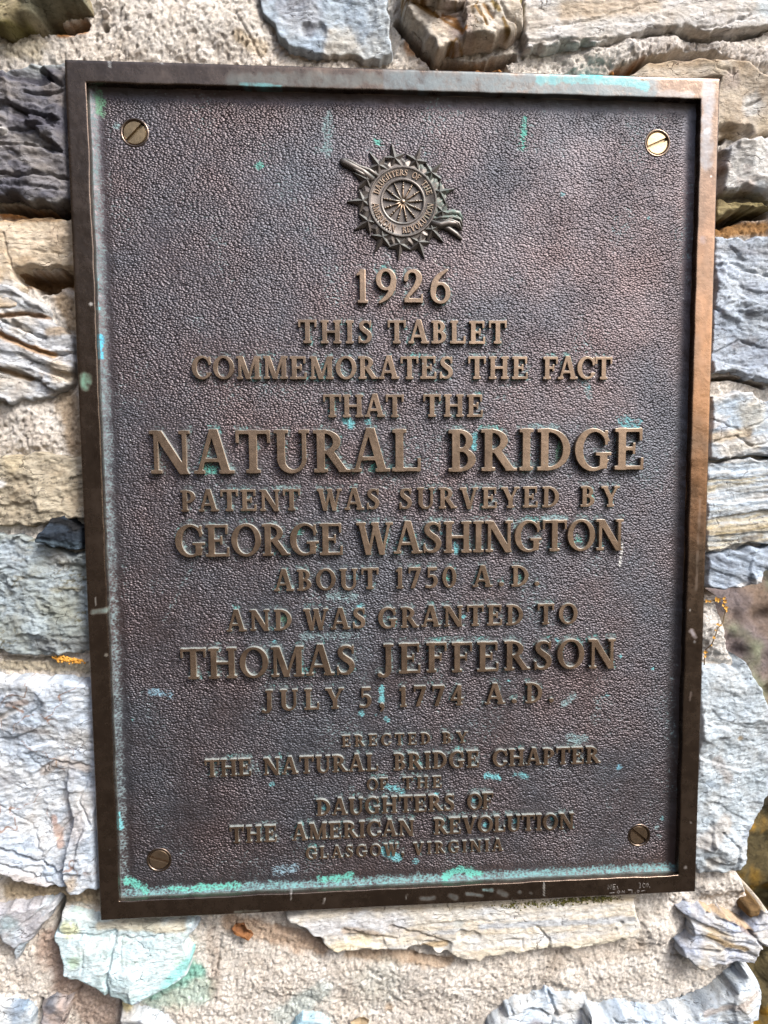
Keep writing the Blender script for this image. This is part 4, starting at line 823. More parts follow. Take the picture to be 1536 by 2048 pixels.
# ------------------------------------------------------------------ the plaque
plaque = empty('plaque', (0, 0.0185, -PLZ))
tag(plaque, 'dark bronze tablet with raised lettering and round emblem screwed to the stone wall', 'plaque')
FX, FZ = 0.0140, 0.0145
YP = 0.0080                                                        # face of the pebbled panel
TEAL = (98, 182, 168); PALE = (140, 168, 172); CYAN = (112, 182, 190); WHT = (215, 215, 212); GRN = (110, 160, 130)
def patina(u, v, blobs, Yq):
    rgb = np.zeros(u.shape + (3,)) + srgb(PALE); a = np.zeros(u.shape)
    for pts, r, col, k in blobs:
        q = [pt(x, y, Yq) for x, y in pts]
        d = line_dist(u, v, q) / (r * PX) + 0.45 * fbm(u * 110, v * 110, 700, 3)
        w = k * sstep(1.3, 0.25, d)
        rgb = np.where((w > a)[..., None], srgb(col, 0.72), rgb); a = np.maximum(a, w)
    return rgb, a
FRAME_SPOTS = [([(780, 158), (980, 168), (1100, 172), (1300, 182)], 27, (112, 136, 146), 0.60), ([(1080, 160), (1200, 160), (1290, 172)], 15, (96, 176, 186), 0.66), ([(1165, 148), (1200, 152)], 8, (90, 210, 215), 0.95), ([(460, 160), (760, 160)], 18, (92, 112, 116), 0.5),
               ([(480, 168), (560, 172)], 5, (100, 170, 175), 0.8), ([(1000, 180), (1380, 190)], 9, (150, 150, 152), 0.5), ([(1418, 170), (1412, 330)], 14, (150, 158, 168), 0.5), ([(1414, 262)], 8, (196, 206, 216), 0.9), ([(1405, 480)], 10, (150, 140, 146), 0.5),
               ([(168, 752), (172, 765)], 13, (122, 170, 148), 1.0), ([(181, 608)], 4, WHT, 0.8), ([(186, 1224), (210, 1222)], 6, (120, 140, 136), 0.8), ([(212, 1310)], 4, (150, 150, 140), 0.8), ([(191, 1195), (192, 1210)], 2, WHT, 0.5),
               ([(842, 1797), (868, 1795)], 6, (84, 108, 114), 0.5), ([(900, 1792), (912, 1796)], 8, (84, 108, 114), 0.45), ([(935, 1788), (965, 1792)], 5, (100, 124, 130), 0.55), ([(1000, 1785), (1012, 1790)], 8, (84, 108, 114), 0.45), ([(1040, 1784)], 6, (90, 112, 118), 0.6), ([(1062, 1786)], 4, (90, 112, 118), 0.6), ([(968, 1780), (982, 1781)], 5, (130, 176, 180), 0.9), ([(470, 1824), (520, 1822)], 4, (130, 150, 140), 0.5), ([(582, 1787), (582, 1801)], 2.2, WHT, 0.7), ([(650, 1796), (646, 1808)], 2, WHT, 0.55), ([(1088, 1765), (1088, 1792)], 2, WHT, 0.7), ([(814, 1788), (812, 1798)], 2, WHT, 0.5),
               ([(219, 123), (220, 134)], 2.6, WHT, 1.0), ([(323, 126)], 3, WHT, 0.9), ([(1383, 1262), (1391, 1275)], 6, (150, 142, 144), 1.0), ([(1389, 1284)], 4, (140, 146, 150), 0.9), ([(1380, 1220)], 3, WHT, 0.7), ([(1371, 1735)], 4, (150, 150, 150), 0.7), ([(1382, 1645)], 3, WHT, 0.7), ([(1400, 1000), (1392, 1180)], 3, (150, 140, 130), 0.3), ([(1382, 1385), (1380, 1400)], 3, (150, 140, 140), 0.4)]
def build_frame():
    nx, nz = 420, 560
    ins = [(0, 0.0185), (0, 0.0095), (0, 0.0011), (0.00025, 0.0004), (0.0009, 0.00008)] + [(k * 0.001, 0.0) for k in (2, 3, 4, 5, 6, 7, 8, 9, 10, 11, 12, 13)] + [(0.01355, 0.00004), (0.0139, 0.00025), (0.0140, 0.0008), (0.01405, 0.003), (0.01415, 0.0062), (0.0146, 0.0088)]
    V = []
    for w, y in ins:
        hx = PLX - w; hz = PLZ - w * FZ / FX
        ax = np.linspace(-1, 1, nx, endpoint=False); az = np.linspace(-1, 1, nz, endpoint=False)
        L = [np.stack([ax * hx, 0 * ax + hz], 1), np.stack([0 * az + hx, -az * hz], 1), np.stack([-ax * hx, 0 * ax - hz], 1), np.stack([0 * az - hx, az * hz], 1)]
        q = np.concatenate(L)
        j = 0.00036 * fbm(q[:, 0] * 40, q[:, 1] * 40, 611, 3)
        V.append(np.stack([q[:, 0] + j * (w > 0.012) * 1.2, y + j * 0.4, q[:, 1] + j * (w > 0.012) * 1.2], 1))
    n = 2 * (nx + nz); m = len(ins); V = np.concatenate(V)
    i = np.arange(n); i2 = (i + 1) % n
    F = np.concatenate([np.stack([k * n + i, k * n + i2, (k + 1) * n + i2, (k + 1) * n + i], 1) for k in range(m - 1)])
    rgb, a = patina(V[:, 0], V[:, 2], FRAME_SPOTS, 0.0)
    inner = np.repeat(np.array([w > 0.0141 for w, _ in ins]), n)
    low = inner & ((V[:, 2] < -PLZ + 0.02) | (V[:, 0] < -PLX + 0.02))  # grey-blue tint on the inner wall at the bottom and left
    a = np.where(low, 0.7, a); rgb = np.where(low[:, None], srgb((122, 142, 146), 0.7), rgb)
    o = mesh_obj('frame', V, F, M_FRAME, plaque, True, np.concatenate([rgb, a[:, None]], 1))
    wz = sstep(-0.10, 0.06, V[:, 2]) * sstep(0.27, 0.12, V[:, 2]) * sstep(0.20, 0.212, V[:, 0]) * (0.65 + 0.5 * fbm(V[:, 0] * 60, V[:, 2] * 30, 640, 3))  # copper tint along the middle of the right bar
    o.data.attributes.new('CopperTint', 'FLOAT', 'POINT').data.foreach_set('value', np.clip(wz, 0, 1).astype(np.float32))
    bm = bmesh.new(); bm.from_mesh(o.data); bmesh.ops.recalc_face_normals(bm, faces=bm.faces); bm.to_mesh(o.data); bm.free()
    o.data.set_sharp_from_angle(angle=math.radians(50))
build_frame()

SPOTS = [([(755, 285)], 9, TEAL, .9), ([(1049, 240), (1044, 300)], 8, TEAL, .75), ([(655, 238), (652, 300)], 15, PALE, .62), ([(520, 332)], 11, TEAL, .85), ([(640, 300)], 14, PALE, .5), ([(1125, 388)], 7, CYAN, .75), ([(1296, 436)], 6, CYAN, .7), ([(1085, 222)], 10, PALE, .45),
         ([(690, 838), (700, 848)], 12, CYAN, .95), ([(735, 842)], 9, CYAN, .9), ([(745, 862)], 8, CYAN, .8), ([(412, 938), (430, 940)], 10, TEAL, .85), ([(745, 938)], 12, TEAL, .8), ([(950, 868), (949, 896)], 7, CYAN, .9), ([(1122, 880), (1116, 925)], 9, GRN, .75), ([(1178, 775)], 8, CYAN, .85), ([(1160, 750), (1180, 790)], 12, PALE, .55), ([(1240, 842), (1275, 850)], 16, CYAN, .6), ([(1060, 853), (1115, 855)], 8, PALE, .65),
         ([(1245, 1085), (1240, 1132)], 4, WHT, .8), ([(660, 1190), (705, 1192)], 16, PALE, .62), ([(712, 1155)], 7, CYAN, .9), ([(568, 1238)], 10, GRN, .8), ([(716, 1215), (722, 1210)], 7, CYAN, .9), ([(711, 1244)], 6, CYAN, .9), ([(888, 985)], 8, TEAL, .85), ([(1181, 978), (1180, 1000)], 8, TEAL, .7), ([(1090, 1035), (1130, 1033)], 10, PALE, .75), ([(912, 1090), (912, 1102)], 9, CYAN, .85), ([(884, 1066)], 7, CYAN, .8), ([(808, 1078)], 6, CYAN, .85), ([(1158, 1080)], 13, TEAL, .6), ([(1000, 1085)], 12, PALE, .5), ([(600, 1065)], 10, TEAL, .6), ([(895, 1155)], 9, TEAL, .8), ([(1040, 1155)], 9, TEAL, .7), ([(928, 1232)], 7, CYAN, .9), ([(700, 1155)], 9, PALE, .6),
         ([(551, 1284)], 8, CYAN, .9), ([(610, 1272), (700, 1270)], 12, PALE, .6), ([(765, 1378), (764, 1398)], 10, CYAN, 1.), ([(724, 1425)], 8, CYAN, .9), ([(774, 1438)], 7, CYAN, .8), ([(750, 1430)], 5, CYAN, .6), ([(305, 1385), (340, 1390)], 11, (140, 180, 200), .75), ([(265, 1440)], 5, (130, 200, 200), .8), ([(1145, 1392), (1128, 1410)], 11, PALE, .7), ([(1215, 1390)], 8, CYAN, .75), ([(1016, 1361)], 5, CYAN, .8), ([(1241, 1313)], 6, CYAN, .9), ([(1305, 1337)], 5, CYAN, .8), ([(1200, 1400), (1190, 1440)], 16, PALE, .4), ([(630, 1320)], 8, PALE, .6), ([(1115, 1280)], 7, CYAN, .7),
         ([(975, 1550), (992, 1553)], 11, CYAN, .95), ([(1030, 1548), (1055, 1553)], 9, CYAN, .75), ([(1140, 1478), (1170, 1475)], 13, PALE, .75), ([(1237, 1535)], 9, (120, 190, 215), .75), ([(545, 1568)], 8, CYAN, .75), ([(700, 1575)], 10, PALE, .5), ([(780, 1575), (805, 1582)], 9, CYAN, .75), ([(648, 1616)], 6, CYAN, .95), ([(872, 1588)], 7, CYAN, .9), ([(947, 1600)], 8, CYAN, 1.), ([(970, 1650)], 8, CYAN, 1.), ([(1031, 1643)], 7, CYAN, .85), ([(1106, 1638)], 8, CYAN, 1.), ([(703, 1658)], 6, CYAN, .9), ([(770, 1702), (795, 1715)], 16, CYAN, 1.), ([(830, 1722)], 10, CYAN, .7), ([(548, 1742), (590, 1736)], 14, (140, 170, 185), .68), ([(640, 1760), (700, 1752)], 12, TEAL, .85), ([(730, 1757)], 8, TEAL, .7), ([(890, 1752), (920, 1738), (960, 1748)], 11, TEAL, 1.), ([(1180, 1215)], 8, PALE, .4), ([(840, 1405)], 12, PALE, .4), ([(480, 1500), (520, 1545)], 12, PALE, .42), ([(900, 1690)], 14, PALE, .4), ([(600, 1440)], 12, PALE, .35),
         ([(258, 1762), (290, 1778)], 13, TEAL, .95), ([(340, 1778), (480, 1770)], 9, TEAL, .85), ([(240, 1625), (243, 1655)], 8, CYAN, .95), ([(198, 190), (200, 225)], 13, GRN, .85), ([(233, 252)], 9, PALE, .7), ([(203, 672), (206, 715)], 6, (90, 190, 220), 1.), ([(197, 560), (200, 620)], 5, CYAN, .6), ([(1312, 1655)], 8, PALE, .7), ([(1325, 1635)], 7, CYAN, .6), ([(1318, 1672)], 9, PALE, .5), ([(1335, 1745)], 9, TEAL, .9), ([(310, 1160)], 40, PALE, .22), ([(330, 1240), (400, 1100)], 6, PALE, .35)]
SCREWS = [((269, 265), 46, 0.0078, M_BRASS), ((1315, 286), 24, 0.0077, M_BRASS_BRIGHT), ((318, 1720), -19, 0.0074, M_BRASS_DULL), ((1278, 1671), -41, 0.0073, M_BRASS_DULL)]
# lines: words with their left and right ends in the photograph, then (x, top, base) readings of the line
LINES = [
 ('first line giving the year in raised numerals', [('1926', 711, 903)], [(720, 540, 607), (880, 537, 604)], .0024),
 ('second raised line, two words', [('THIS', 597, 745), ('TABLET', 776, 1013)], [(660, 641, 686), (900, 641, 686)], .0021),
 ('third raised line, three words', [('COMMEMORATES', 384, 907), ('THE', 937, 1057), ('FACT', 1087, 1224)], [(450, 714, 758), (1150, 712.5, 757)], .0021),
 ('short line of two words above the largest line', [('THAT', 647, 807), ('THE', 847, 967)], [(700, 790, 834), (900, 789, 833)], .0021),
 ('largest line of raised letters', [('NATURAL', 300, 844), ('BRIDGE', 897, 1290)], [(340, 862, 949), (1060, 860, 942), (1260, 855, 938)], .0030),
 ('line of smaller letters under the largest line', [('PATENT', 362, 600), ('WAS', 635, 760), ('SURVEYED', 798, 1119), ('BY', 1162, 1238)], [(420, 981, 1023), (1150, 972.5, 1013)], .0021),
 ('large line of two words in the middle', [('GEORGE', 351, 688), ('WASHINGTON', 714, 1248)], [(400, 1052, 1114), (1200, 1037.5, 1101)], .0027),
 ('line with a date of four numerals in the middle', [('ABOUT', 549, 757), ('1750', 791, 913), ('A.', 947, 1009), ('D.', 1024, 1080)], [(600, 1139.5, 1181), (1000, 1132, 1173)], .0021),
 ('line of four words under the date', [('AND', 454, 584), ('WAS', 608, 732), ('GRANTED', 757, 1047), ('TO', 1076, 1155)], [(520, 1220, 1262), (1100, 1209, 1248)], .0021),
 ('large line of two words below the middle', [('THOMAS', 362, 712), ('JEFFERSON', 756, 1233)], [(420, 1298, 1359), (1130, 1279, 1337)], .0027),
 ('line with day and year', [('JULY', 524, 687), ('5,', 718, 770), ('1774', 798, 928), ('A.', 971, 1035), ('D.', 1052, 1109)], [(600, 1380, 1421), (1000, 1368, 1407)], .0021),
 ('short small line of two words', [('ERECTED', 684, 861), ('BY', 885, 935)], [(720, 1470, 1493), (910, 1465, 1487)], .0019),
 ('line of four words near the bottom', [('THE', 410, 503), ('NATURAL', 527, 757), ('BRIDGE', 788, 959), ('CHAPTER', 986, 1200)], [(450, 1520, 1554), (1150, 1495, 1527)], .0021),
 ('very short small line of two words', [('OF', 734, 776), ('THE', 806, 884)], [(750, 1558, 1581), (850, 1554, 1577)], .0018),
 ('line of two words near the bottom', [('DAUGHTERS', 633, 910), ('OF', 935, 987)], [(680, 1599, 1632), (960, 1587, 1618)], .0021),
 ('last line of larger letters', [('THE', 460, 554), ('AMERICAN', 585, 829), ('REVOLUTION', 868, 1149)], [(510, 1656, 1688), (1000, 1630, 1661)], .0021),
 ('smallest line at the bottom', [('GLASGOW,', 612, 809), ('VIRGINIA', 827, 1006)], [(700, 1694, 1717), (920, 1681, 1704)], .0018)]
PLACED = []
for label, words, refs, hgt in LINES:
    hgt = hgt * (1.45 if hgt > 0.002 else 1.15)
    yq = YP - hgt
    zb = np.mean([pt(x, b, yq)[1] for x, t, b in refs]); cap = np.mean([pt(x, t, yq)[1] - pt(x, b, yq)[1] for x, t, b in refs])
    rx = np.array([r[0] for r in refs], float); rb = np.array([r[2] for r in refs], float)
    sl = (rb[-1] - rb[0]) / (rx[-1] - rx[0])
    items = []; rnd = random.Random(len(items) + int(cap * 1e6))
    for text, xl, xr in words:
        ul = pt(xl, rb[0] + sl * (xl - rx[0]), yq)[0]; ur = pt(xr, rb[0] + sl * (xr - rx[0]), yq)[0]
        W = (ur - ul) / cap; nat = sum(G[c][0] for c in text); n = len(text)
        gap = 0.02 if n < 2 else (W - nat) / (n - 1)
        sx = 1.0
        if gap > 0.34: sx = min(1.12, W / (nat + 0.34 * (n - 1))); gap = (W - nat * sx) / (n - 1)
        if gap < 0.03: sx = W / (nat + 0.03 * (n - 1)); gap = 0.03
        if text == '1926': sx = 1.0; gap = (W - nat) / 3
        x = 0.0
        for c in text:
            jz = rnd.uniform(-0.012, 0.012)
            items.append((c, np.array([[cap * sx, 0], [0, cap]]), np.array([ul + x * cap, zb + jz * cap]))); x += G[c][0] * sx + gap
    PLACED.append((label, hgt, cap, items))
def near_letters(u0, v0):
    """How close each point of the panel lies to a raised letter (metres)."""
    D = np.full((len(v0), len(u0)), 1.0)
    for label, hgt, cap, items in PLACED:
        for ch, A, o in items:
            w, f = G[ch]; sx, sz = A[0, 0], A[1, 1]
            i0, i1 = np.searchsorted(u0, [o[0] - 0.15 * sx, o[0] + 1.28 * sx]); j0, j1 = np.searchsorted(v0, [o[1] - 0.3 * sz, o[1] + 1.14 * sz])
            gx = ((u0[i0:i1] - o[0]) / sx - GX[0]) / 0.0125; gy = ((v0[j0:j1] - o[1]) / sz - GY_[0]) / 0.0125
            ix = np.clip(gx.astype(int), 0, f.shape[1] - 1); iy = np.clip(gy.astype(int), 0, f.shape[0] - 1)
            D[j0:j1, i0:i1] = np.minimum(D[j0:j1, i0:i1], f[np.ix_(iy, ix)] * cap)
    return D
def build_panel():
    hx = PLX - 0.01415; hz = PLZ - 0.01415 * FZ / FX
    nx, nz = int(hx * 2 / 0.00085), int(hz * 2 / 0.00085)
    u, v = np.meshgrid(np.linspace(-hx, hx, nx), np.linspace(-hz, hz, nz))
    dl, dr, dt, db = u + hx, hx - u, hz - v, v + hz
    d = np.minimum(np.minimum(dl, dr), np.minimum(dt, db))
    wv = 0.0008 * fbm(u * 90, v * 90, 720, 3)
    t = np.clip(1 - (d + wv) / 0.0075, 0, 1.1)
    y = YP + 0.0001 * fbm(u * 30, v * 30, 721, 2) - 0.0022 * t * t
    rgb, a = patina(u, v, SPOTS, YP)
    ee = sstep(0.0085, 0.003, np.minimum(dl, db * 1.0) + wv * 1.5)  # verdigris along the bottom edge, a grey-blue tint along the left
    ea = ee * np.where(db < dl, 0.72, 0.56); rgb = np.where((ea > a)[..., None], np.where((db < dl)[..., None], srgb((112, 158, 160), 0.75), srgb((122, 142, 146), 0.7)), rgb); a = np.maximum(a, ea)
    D = near_letters(u[0], v[:, 0])
    D = np.minimum(D, np.roll(D, 2, axis=0))               # lime and verdigris settle on the upper side
    la = 0.45 * sstep(0.0030, 0.0004, D) * np.clip(0.75 + 1.0 * fbm(u * 45, v * 45, 760, 3), 0, 1.2)
    lt = sstep(0.1, 0.5, fbm(u * 60, v * 60, 761, 3))[..., None]
    rgb = np.where((la > a)[..., None], srgb((132, 160, 160), 0.7) * (1 - lt) + srgb((104, 176, 172), 0.7) * lt, rgb); a = np.maximum(a, la)
    # faint general bloom on the lower and right field
    bl = 0.26 * np.clip(fbm(u * 26, v * 16, 730, 4) * 1.2 + 0.1, 0, 1); a = np.maximum(a, bl)
    mask = np.ones(u.shape, bool)
    for (c, ang, r, m) in SCREWS:
        cu_, cv_ = pt(c[0], c[1], YP); mask &= np.hypot(u - cu_, v - cv_) > r + 0.0006
    f, used = grid_faces(mask)
    co = np.stack([u.ravel()[used], y.ravel()[used], v.ravel()[used]], 1)
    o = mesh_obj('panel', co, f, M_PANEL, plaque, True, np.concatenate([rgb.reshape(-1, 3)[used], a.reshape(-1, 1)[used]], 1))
    gr = (sstep(0.0035, 0.0125, d + wv * 1.5) * np.clip(0.92 + 0.35 * fbm(u * 20, v * 20, 740, 3), 0.5, 1.3) * (0.55 + 0.45 * sstep(0.0003, 0.002, D))).ravel()[used]
    at = o.data.attributes.new('Grain', 'FLOAT', 'POINT'); at.data.foreach_set('value', gr.astype(np.float32))
build_panel()

for (c, ang, r, m) in SCREWS:
    cu_, cv_ = pt(c[0], c[1], YP); mb = MB(); a0 = math.radians(ang); hw = 0.0011
    yt, ys, yb = YP + 0.0003, YP + 0.0022, YP + 0.0040
    for sgn in (1, -1):
        b0 = math.asin(hw / r); arc = [b0 + (math.pi - 2 * b0) * k / 28 for k in range(29)]
        def loop(rr, h, y):
            return [(cu_ + math.cos(a0) * rr * math.cos(t) - math.sin(a0) * sgn * max(rr * math.sin(t), h), y, cv_ + math.sin(a0) * rr * math.cos(t) + math.cos(a0) * sgn * max(rr * math.sin(t), h)) for t in arc]
        rings = [loop(r, hw, yb), loop(r, hw, yt + 0.0005), loop(r - 0.0004, hw + 0.00015, yt), ]
        n = 29; vs = [p for q in rings for p in q]; fs = []
        for k in range(2):
            for j in range(n): fs.append((k * n + j, k * n + (j + 1) % n, (k + 1) * n + (j + 1) % n, (k + 1) * n + j))
        fs.append(tuple(2 * n + j for j in range(n)))
        mb.add(vs, fs)
    mb.lathe((cu_, cv_), [(0.00001, ys), (r * 0.985, ys), (r * 0.985, yb)], 40)
    o = mb.build('screw', m, plaque, sharp=35)
    if m is M_BRASS_BRIGHT: o['label'] = 'bright brass slotted screw'
    hb = MB(); hb.lathe((cu_, cv_), [(r + 0.0022, YP + 0.0003), (r + 0.0018, YP - 0.00025), (r + 0.0010, YP - 0.0003), (r + 0.0003, YP + 0.0004), (r + 0.0002, YP + 0.0042)], 48)
    hb.build('screw_hole', M_FRAME, plaque, smooth=True)

for label, hgt, cap, items in PLACED:
    vv, ff = letters_mesh(items, hgt - 0.0002, 0.00018 if cap < 0.02 else 0.00028, cap > 0.018)
    vv[:, 1] *= 1.0
    rgb, a = patina(vv[:, 0], vv[:, 2], [(p, r * 0.8, c, k * 0.42) for p, r, c, k in SPOTS], YP)
    o = finish_letters('inscription_line', vv, ff, YP + 0.0004, M_LETTER, plaque, np.concatenate([rgb, a[:, None]], 1))
    o['label'] = label

# ---- emblem: spoked wheel in a lettered rim, thirteen stars, a distaff behind
EC = np.array(pt(805.5, 404, YP - 0.002)); ZS = PX / 3.746
def ez(x, y): return (EC[0] + (x - 770) * ZS, EC[1] - (y - 540) * ZS * 0.99)
def ecols(o, k=0.3):
    me = o.data; n = len(me.vertices); co = np.empty(n * 3, np.float32); me.vertices.foreach_get('co', co); co = co.reshape(-1, 3)
    a = k + 0.5 * k * fbm(co[:, 0] * 150, co[:, 2] * 150, 800, 3) + 0.35 * sstep(0.0, 0.02, co[:, 0] - EC[0]) * (co[:, 2] > EC[1] - 0.012)
    at = me.color_attributes.get('Col') or me.color_attributes.new('Col', 'FLOAT_COLOR', 'POINT')
    at.data.foreach_set('color', np.concatenate([np.tile(srgb((112, 150, 140), 0.7), (n, 1)), np.clip(a, 0, 1)[:, None]], 1).astype(np.float32).ravel())
STAR_C = [(745, 855), (890, 840), (990, 745), (1068, 610), (1050, 465), (985, 325), (870, 240), (710, 225), (590, 278), (500, 385), (470, 540), (505, 690), (615, 805)]
angs = sorted(math.atan2(540 - y, x - 770) for x, y in STAR_C)
mb = MB()
outer = []; inner = []
for i, a in enumerate(angs):
    b = angs[(i + 1) % 13]; b = b if b > a else b + 2 * math.pi
    for f, ro in ((0.0, 338), (0.25, 336), (0.5, 308), (0.75, 336)):
        t = a + (b - a) * f; outer.append((t, ro))
nO = len(outer)
vs = [(EC[0] + 245 * ZS * math.cos(t), YP - 0.0022, EC[1] + 245 * ZS * math.sin(t)) for t, r in outer]
vs += [(EC[0] + r * 0.93 * ZS * math.cos(t), YP - (0.0022 if k % 4 == 2 else 0.0012), EC[1] + r * 0.93 * ZS * math.sin(t)) for k, (t, r) in enumerate(outer)]
vs += [(EC[0] + r * ZS * math.cos(t), YP - 0.0008, EC[1] + r * ZS * math.sin(t)) for t, r in outer]
vs += [(EC[0] + r * 1.01 * ZS * math.cos(t), YP + 0.0005, EC[1] + r * 1.01 * ZS * math.sin(t)) for t, r in outer]
fs = [(k * nO + j, k * nO + (j + 1) % nO, (k + 1) * nO + (j + 1) % nO, (k + 1) * nO + j) for k in range(3) for j in range(nO)]
mb.add(vs, fs)
emblem = mb.build('emblem', M_EMBLEM, plaque); ecols(emblem, 0.30)
emblem['label'] = 'round emblem of a spoked wheel with stars and a distaff'
mb = MB()
H_ = lambda h: YP - h * 0.001
mb.lathe(EC, [(262 * ZS, H_(0.5)), (260 * ZS, H_(2.9)), (255 * ZS, H_(3.3)), (248 * ZS, H_(3.3)), (243 * ZS, H_(2.9)), (240 * ZS, H_(2.7)), (172 * ZS, H_(2.7)), (168 * ZS, H_(3.1)), (160 * ZS, H_(3.2)), (153 * ZS, H_(2.8)), (150 * ZS, H_(0.9)), (60 * ZS, H_(1.0)), (0.00001, H_(1.1))], 96)
o = mb.build('wheel_rim', M_EMBLEM, emblem, sharp=40); ecols(o, 0.10)
mb = MB(); mb.ball((EC[0], H_(1.6), EC[1]), 24 * ZS, 0.9, 14, 8); o = mb.build('hub', M_LETTER, emblem, smooth=True); ecols(o, 0.1)
for k in range(13):
    a = math.radians(88) + 2 * math.pi * k / 13; mb = MB()
    P3 = lambda r: (EC[0] + r * ZS * math.cos(a), H_(1.75), EC[1] + r * ZS * math.sin(a))
    mb.tube([P3(10), P3(60), P3(95), P3(151)], [9 * ZS, 6.5 * ZS, 6 * ZS, 5 * ZS], 8, 1.4)
    for r, q in ((100, 11), (122, 10), (138, 7)): mb.ball(P3(r), q * ZS, 1.2, 8, 6)
    o = mb.build('spoke', M_LETTER, emblem, smooth=True); ecols(o, 0.1)
for (sx, sy) in STAR_C:
    c = ez(sx, sy); a = math.atan2(540 - sy, sx - 770); mb = MB(); n = 10
    vs = [(c[0], H_(3.9), c[1])]
    for k in range(n):
        t = a + math.pi * k / 5; r = (122 if k == 0 else 90) * ZS if k % 2 == 0 else 42 * ZS
        vs.append((c[0] + r * math.cos(t), H_(1.6 if k % 2 == 0 else 0.9), c[1] + r * math.sin(t)))
    for k in range(n):
        q = vs[1 + k]; vs.append((q[0], YP + 0.0006, q[2]))
    fs = [(0, 1 + k, 1 + (k + 1) % n) for k in range(n)] + [(1 + k, 11 + k, 11 + (k + 1) % n, 1 + (k + 1) % n) for k in range(n)]
    mb.add(vs, fs); o = mb.build('star', M_EMBLEM, emblem); ecols(o, 0.25)
mb = MB()
def strand(pts, rads, h):
    mb.tube([(ez(x, y)[0], H_(h), ez(x, y)[1]) for x, y in pts], [r * ZS for r in rads], 10, 1.0)
strand([(302, 238), (330, 252), (400, 285), (470, 315), (545, 385)], [14, 30, 30, 26, 34], 0.6)
strand([(310, 232), (370, 245), (440, 285), (520, 310), (590, 360)], [8, 14, 15, 16, 18], 1.6)
strand([(320, 255), (380, 285), (450, 330), (530, 370)], [8, 13, 14, 14], 1.7)
o = mb.build('distaff', M_EMBLEM, emblem, smooth=True); ecols(o, 0.28)
mb = MB()
strand([(985, 690), (1060, 705), (1120, 690), (1180, 690), (1215, 735)], [30, 30, 30, 24, 12], 0.8)
strand([(1010, 640), (1080, 625), (1150, 605), (1200, 615), (1228, 660)], [10, 20, 24, 20, 8], 0.9)
strand([(990, 668), (1070, 650), (1150, 645), (1205, 660), (1225, 715)], [10, 14, 14, 13, 8], 1.9)
strand([(985, 700), (1070, 690), (1140, 670), (1195, 690), (1222, 750)], [9, 12, 13, 12, 7], 2.0)
strand([(1000, 680), (1100, 672), (1180, 640), (1218, 668)], [7, 8, 9, 6], 2.3)
strand([(1060, 715), (1120, 730), (1180, 770), (1222, 808)], [10, 20, 20, 8], 0.8)
o = mb.build('flax_bundle', M_EMBLEM, emblem, smooth=True); ecols(o, 0.28)
items = []
def arc_text(text, a0, a1, r, cap, inward):
    tot = sum(G[c][0] for c in text); n = len(text); x = 0.0
    for i, c in enumerate(text):
        w = G[c][0]; f = (x + w / 2) / tot; x += w
        a = math.radians(a0 + (a1 - a0) * f)
        up = np.array([math.cos(a), math.sin(a)]) * (-1 if inward else 1)
        rt = np.array([up[1], -up[0]])
        A = np.stack([rt, up], 1) * cap * ZS * np.array([0.85, 1.0])
        ctr = EC + r * ZS * np.array([math.cos(a), math.sin(a)])
        items.append((c, A, ctr - A @ np.array([w / 2, 0.5])))
arc_text('DAUGHTERS', 166, 80, 208, 44, False); arc_text('OF', 70, 52, 208, 44, False); arc_text('THE', 44, 14, 208, 44, False)
arc_text('AMERICAN', 184, 254, 208, 44, True); arc_text('REVOLUTION', 268, 357, 208, 44, True)
vv, ff = letters_mesh(items, 0.0009, 0.00008)
o = finish_letters('rim_lettering', vv, ff, H_(2.6), M_LETTER, emblem); ecols(o, 0.2)

# ---- maker's mark, worn nearly away
mb = MB()
def seg(pts): mb.tube([(pt(x, y, 0)[0], 0.00005, pt(x, y, 0)[1]) for x, y in pts], 0.00028, 5, 0.8)
for q in ([(1216, 1779), (1216, 1769), (1222, 1779), (1222, 1769)], [(1231, 1769), (1226, 1769), (1226, 1779), (1231, 1778)], [(1226, 1774), (1230, 1774)], [(1234, 1772), (1236, 1778)], [(1278, 1766), (1281, 1766), (1280, 1771), (1281, 1775), (1278, 1776)], [(1290, 1768), (1287, 1766), (1285, 1770), (1287, 1775), (1290, 1774)], [(1295, 1766), (1292, 1770), (1294, 1774), (1297, 1770), (1295, 1766)], [(1299, 1774), (1300, 1774)],
          [(1219, 1786), (1229, 1785)], [(1237, 1781), (1234, 1784), (1237, 1787), (1240, 1784), (1237, 1781)], [(1244, 1786), (1244, 1781), (1249, 1786), (1249, 1781)], [(1256, 1780), (1263, 1780)], [(1264, 1779), (1264, 1787)], [(1270, 1786), (1271, 1786)], [(1276, 1780), (1274, 1783), (1276, 1785), (1279, 1782), (1276, 1780)], [(1282, 1782), (1289, 1781)]):
    seg(q)
M_WORN = plain('bare_worn_bronze', (0.16, 0.145, 0.13), (0.22, 0.20, 0.19), 300, 0.45)
o = mb.build('maker_mark', M_WORN, plaque)
o['label'] = 'worn maker mark stamped on the lower right of the border'

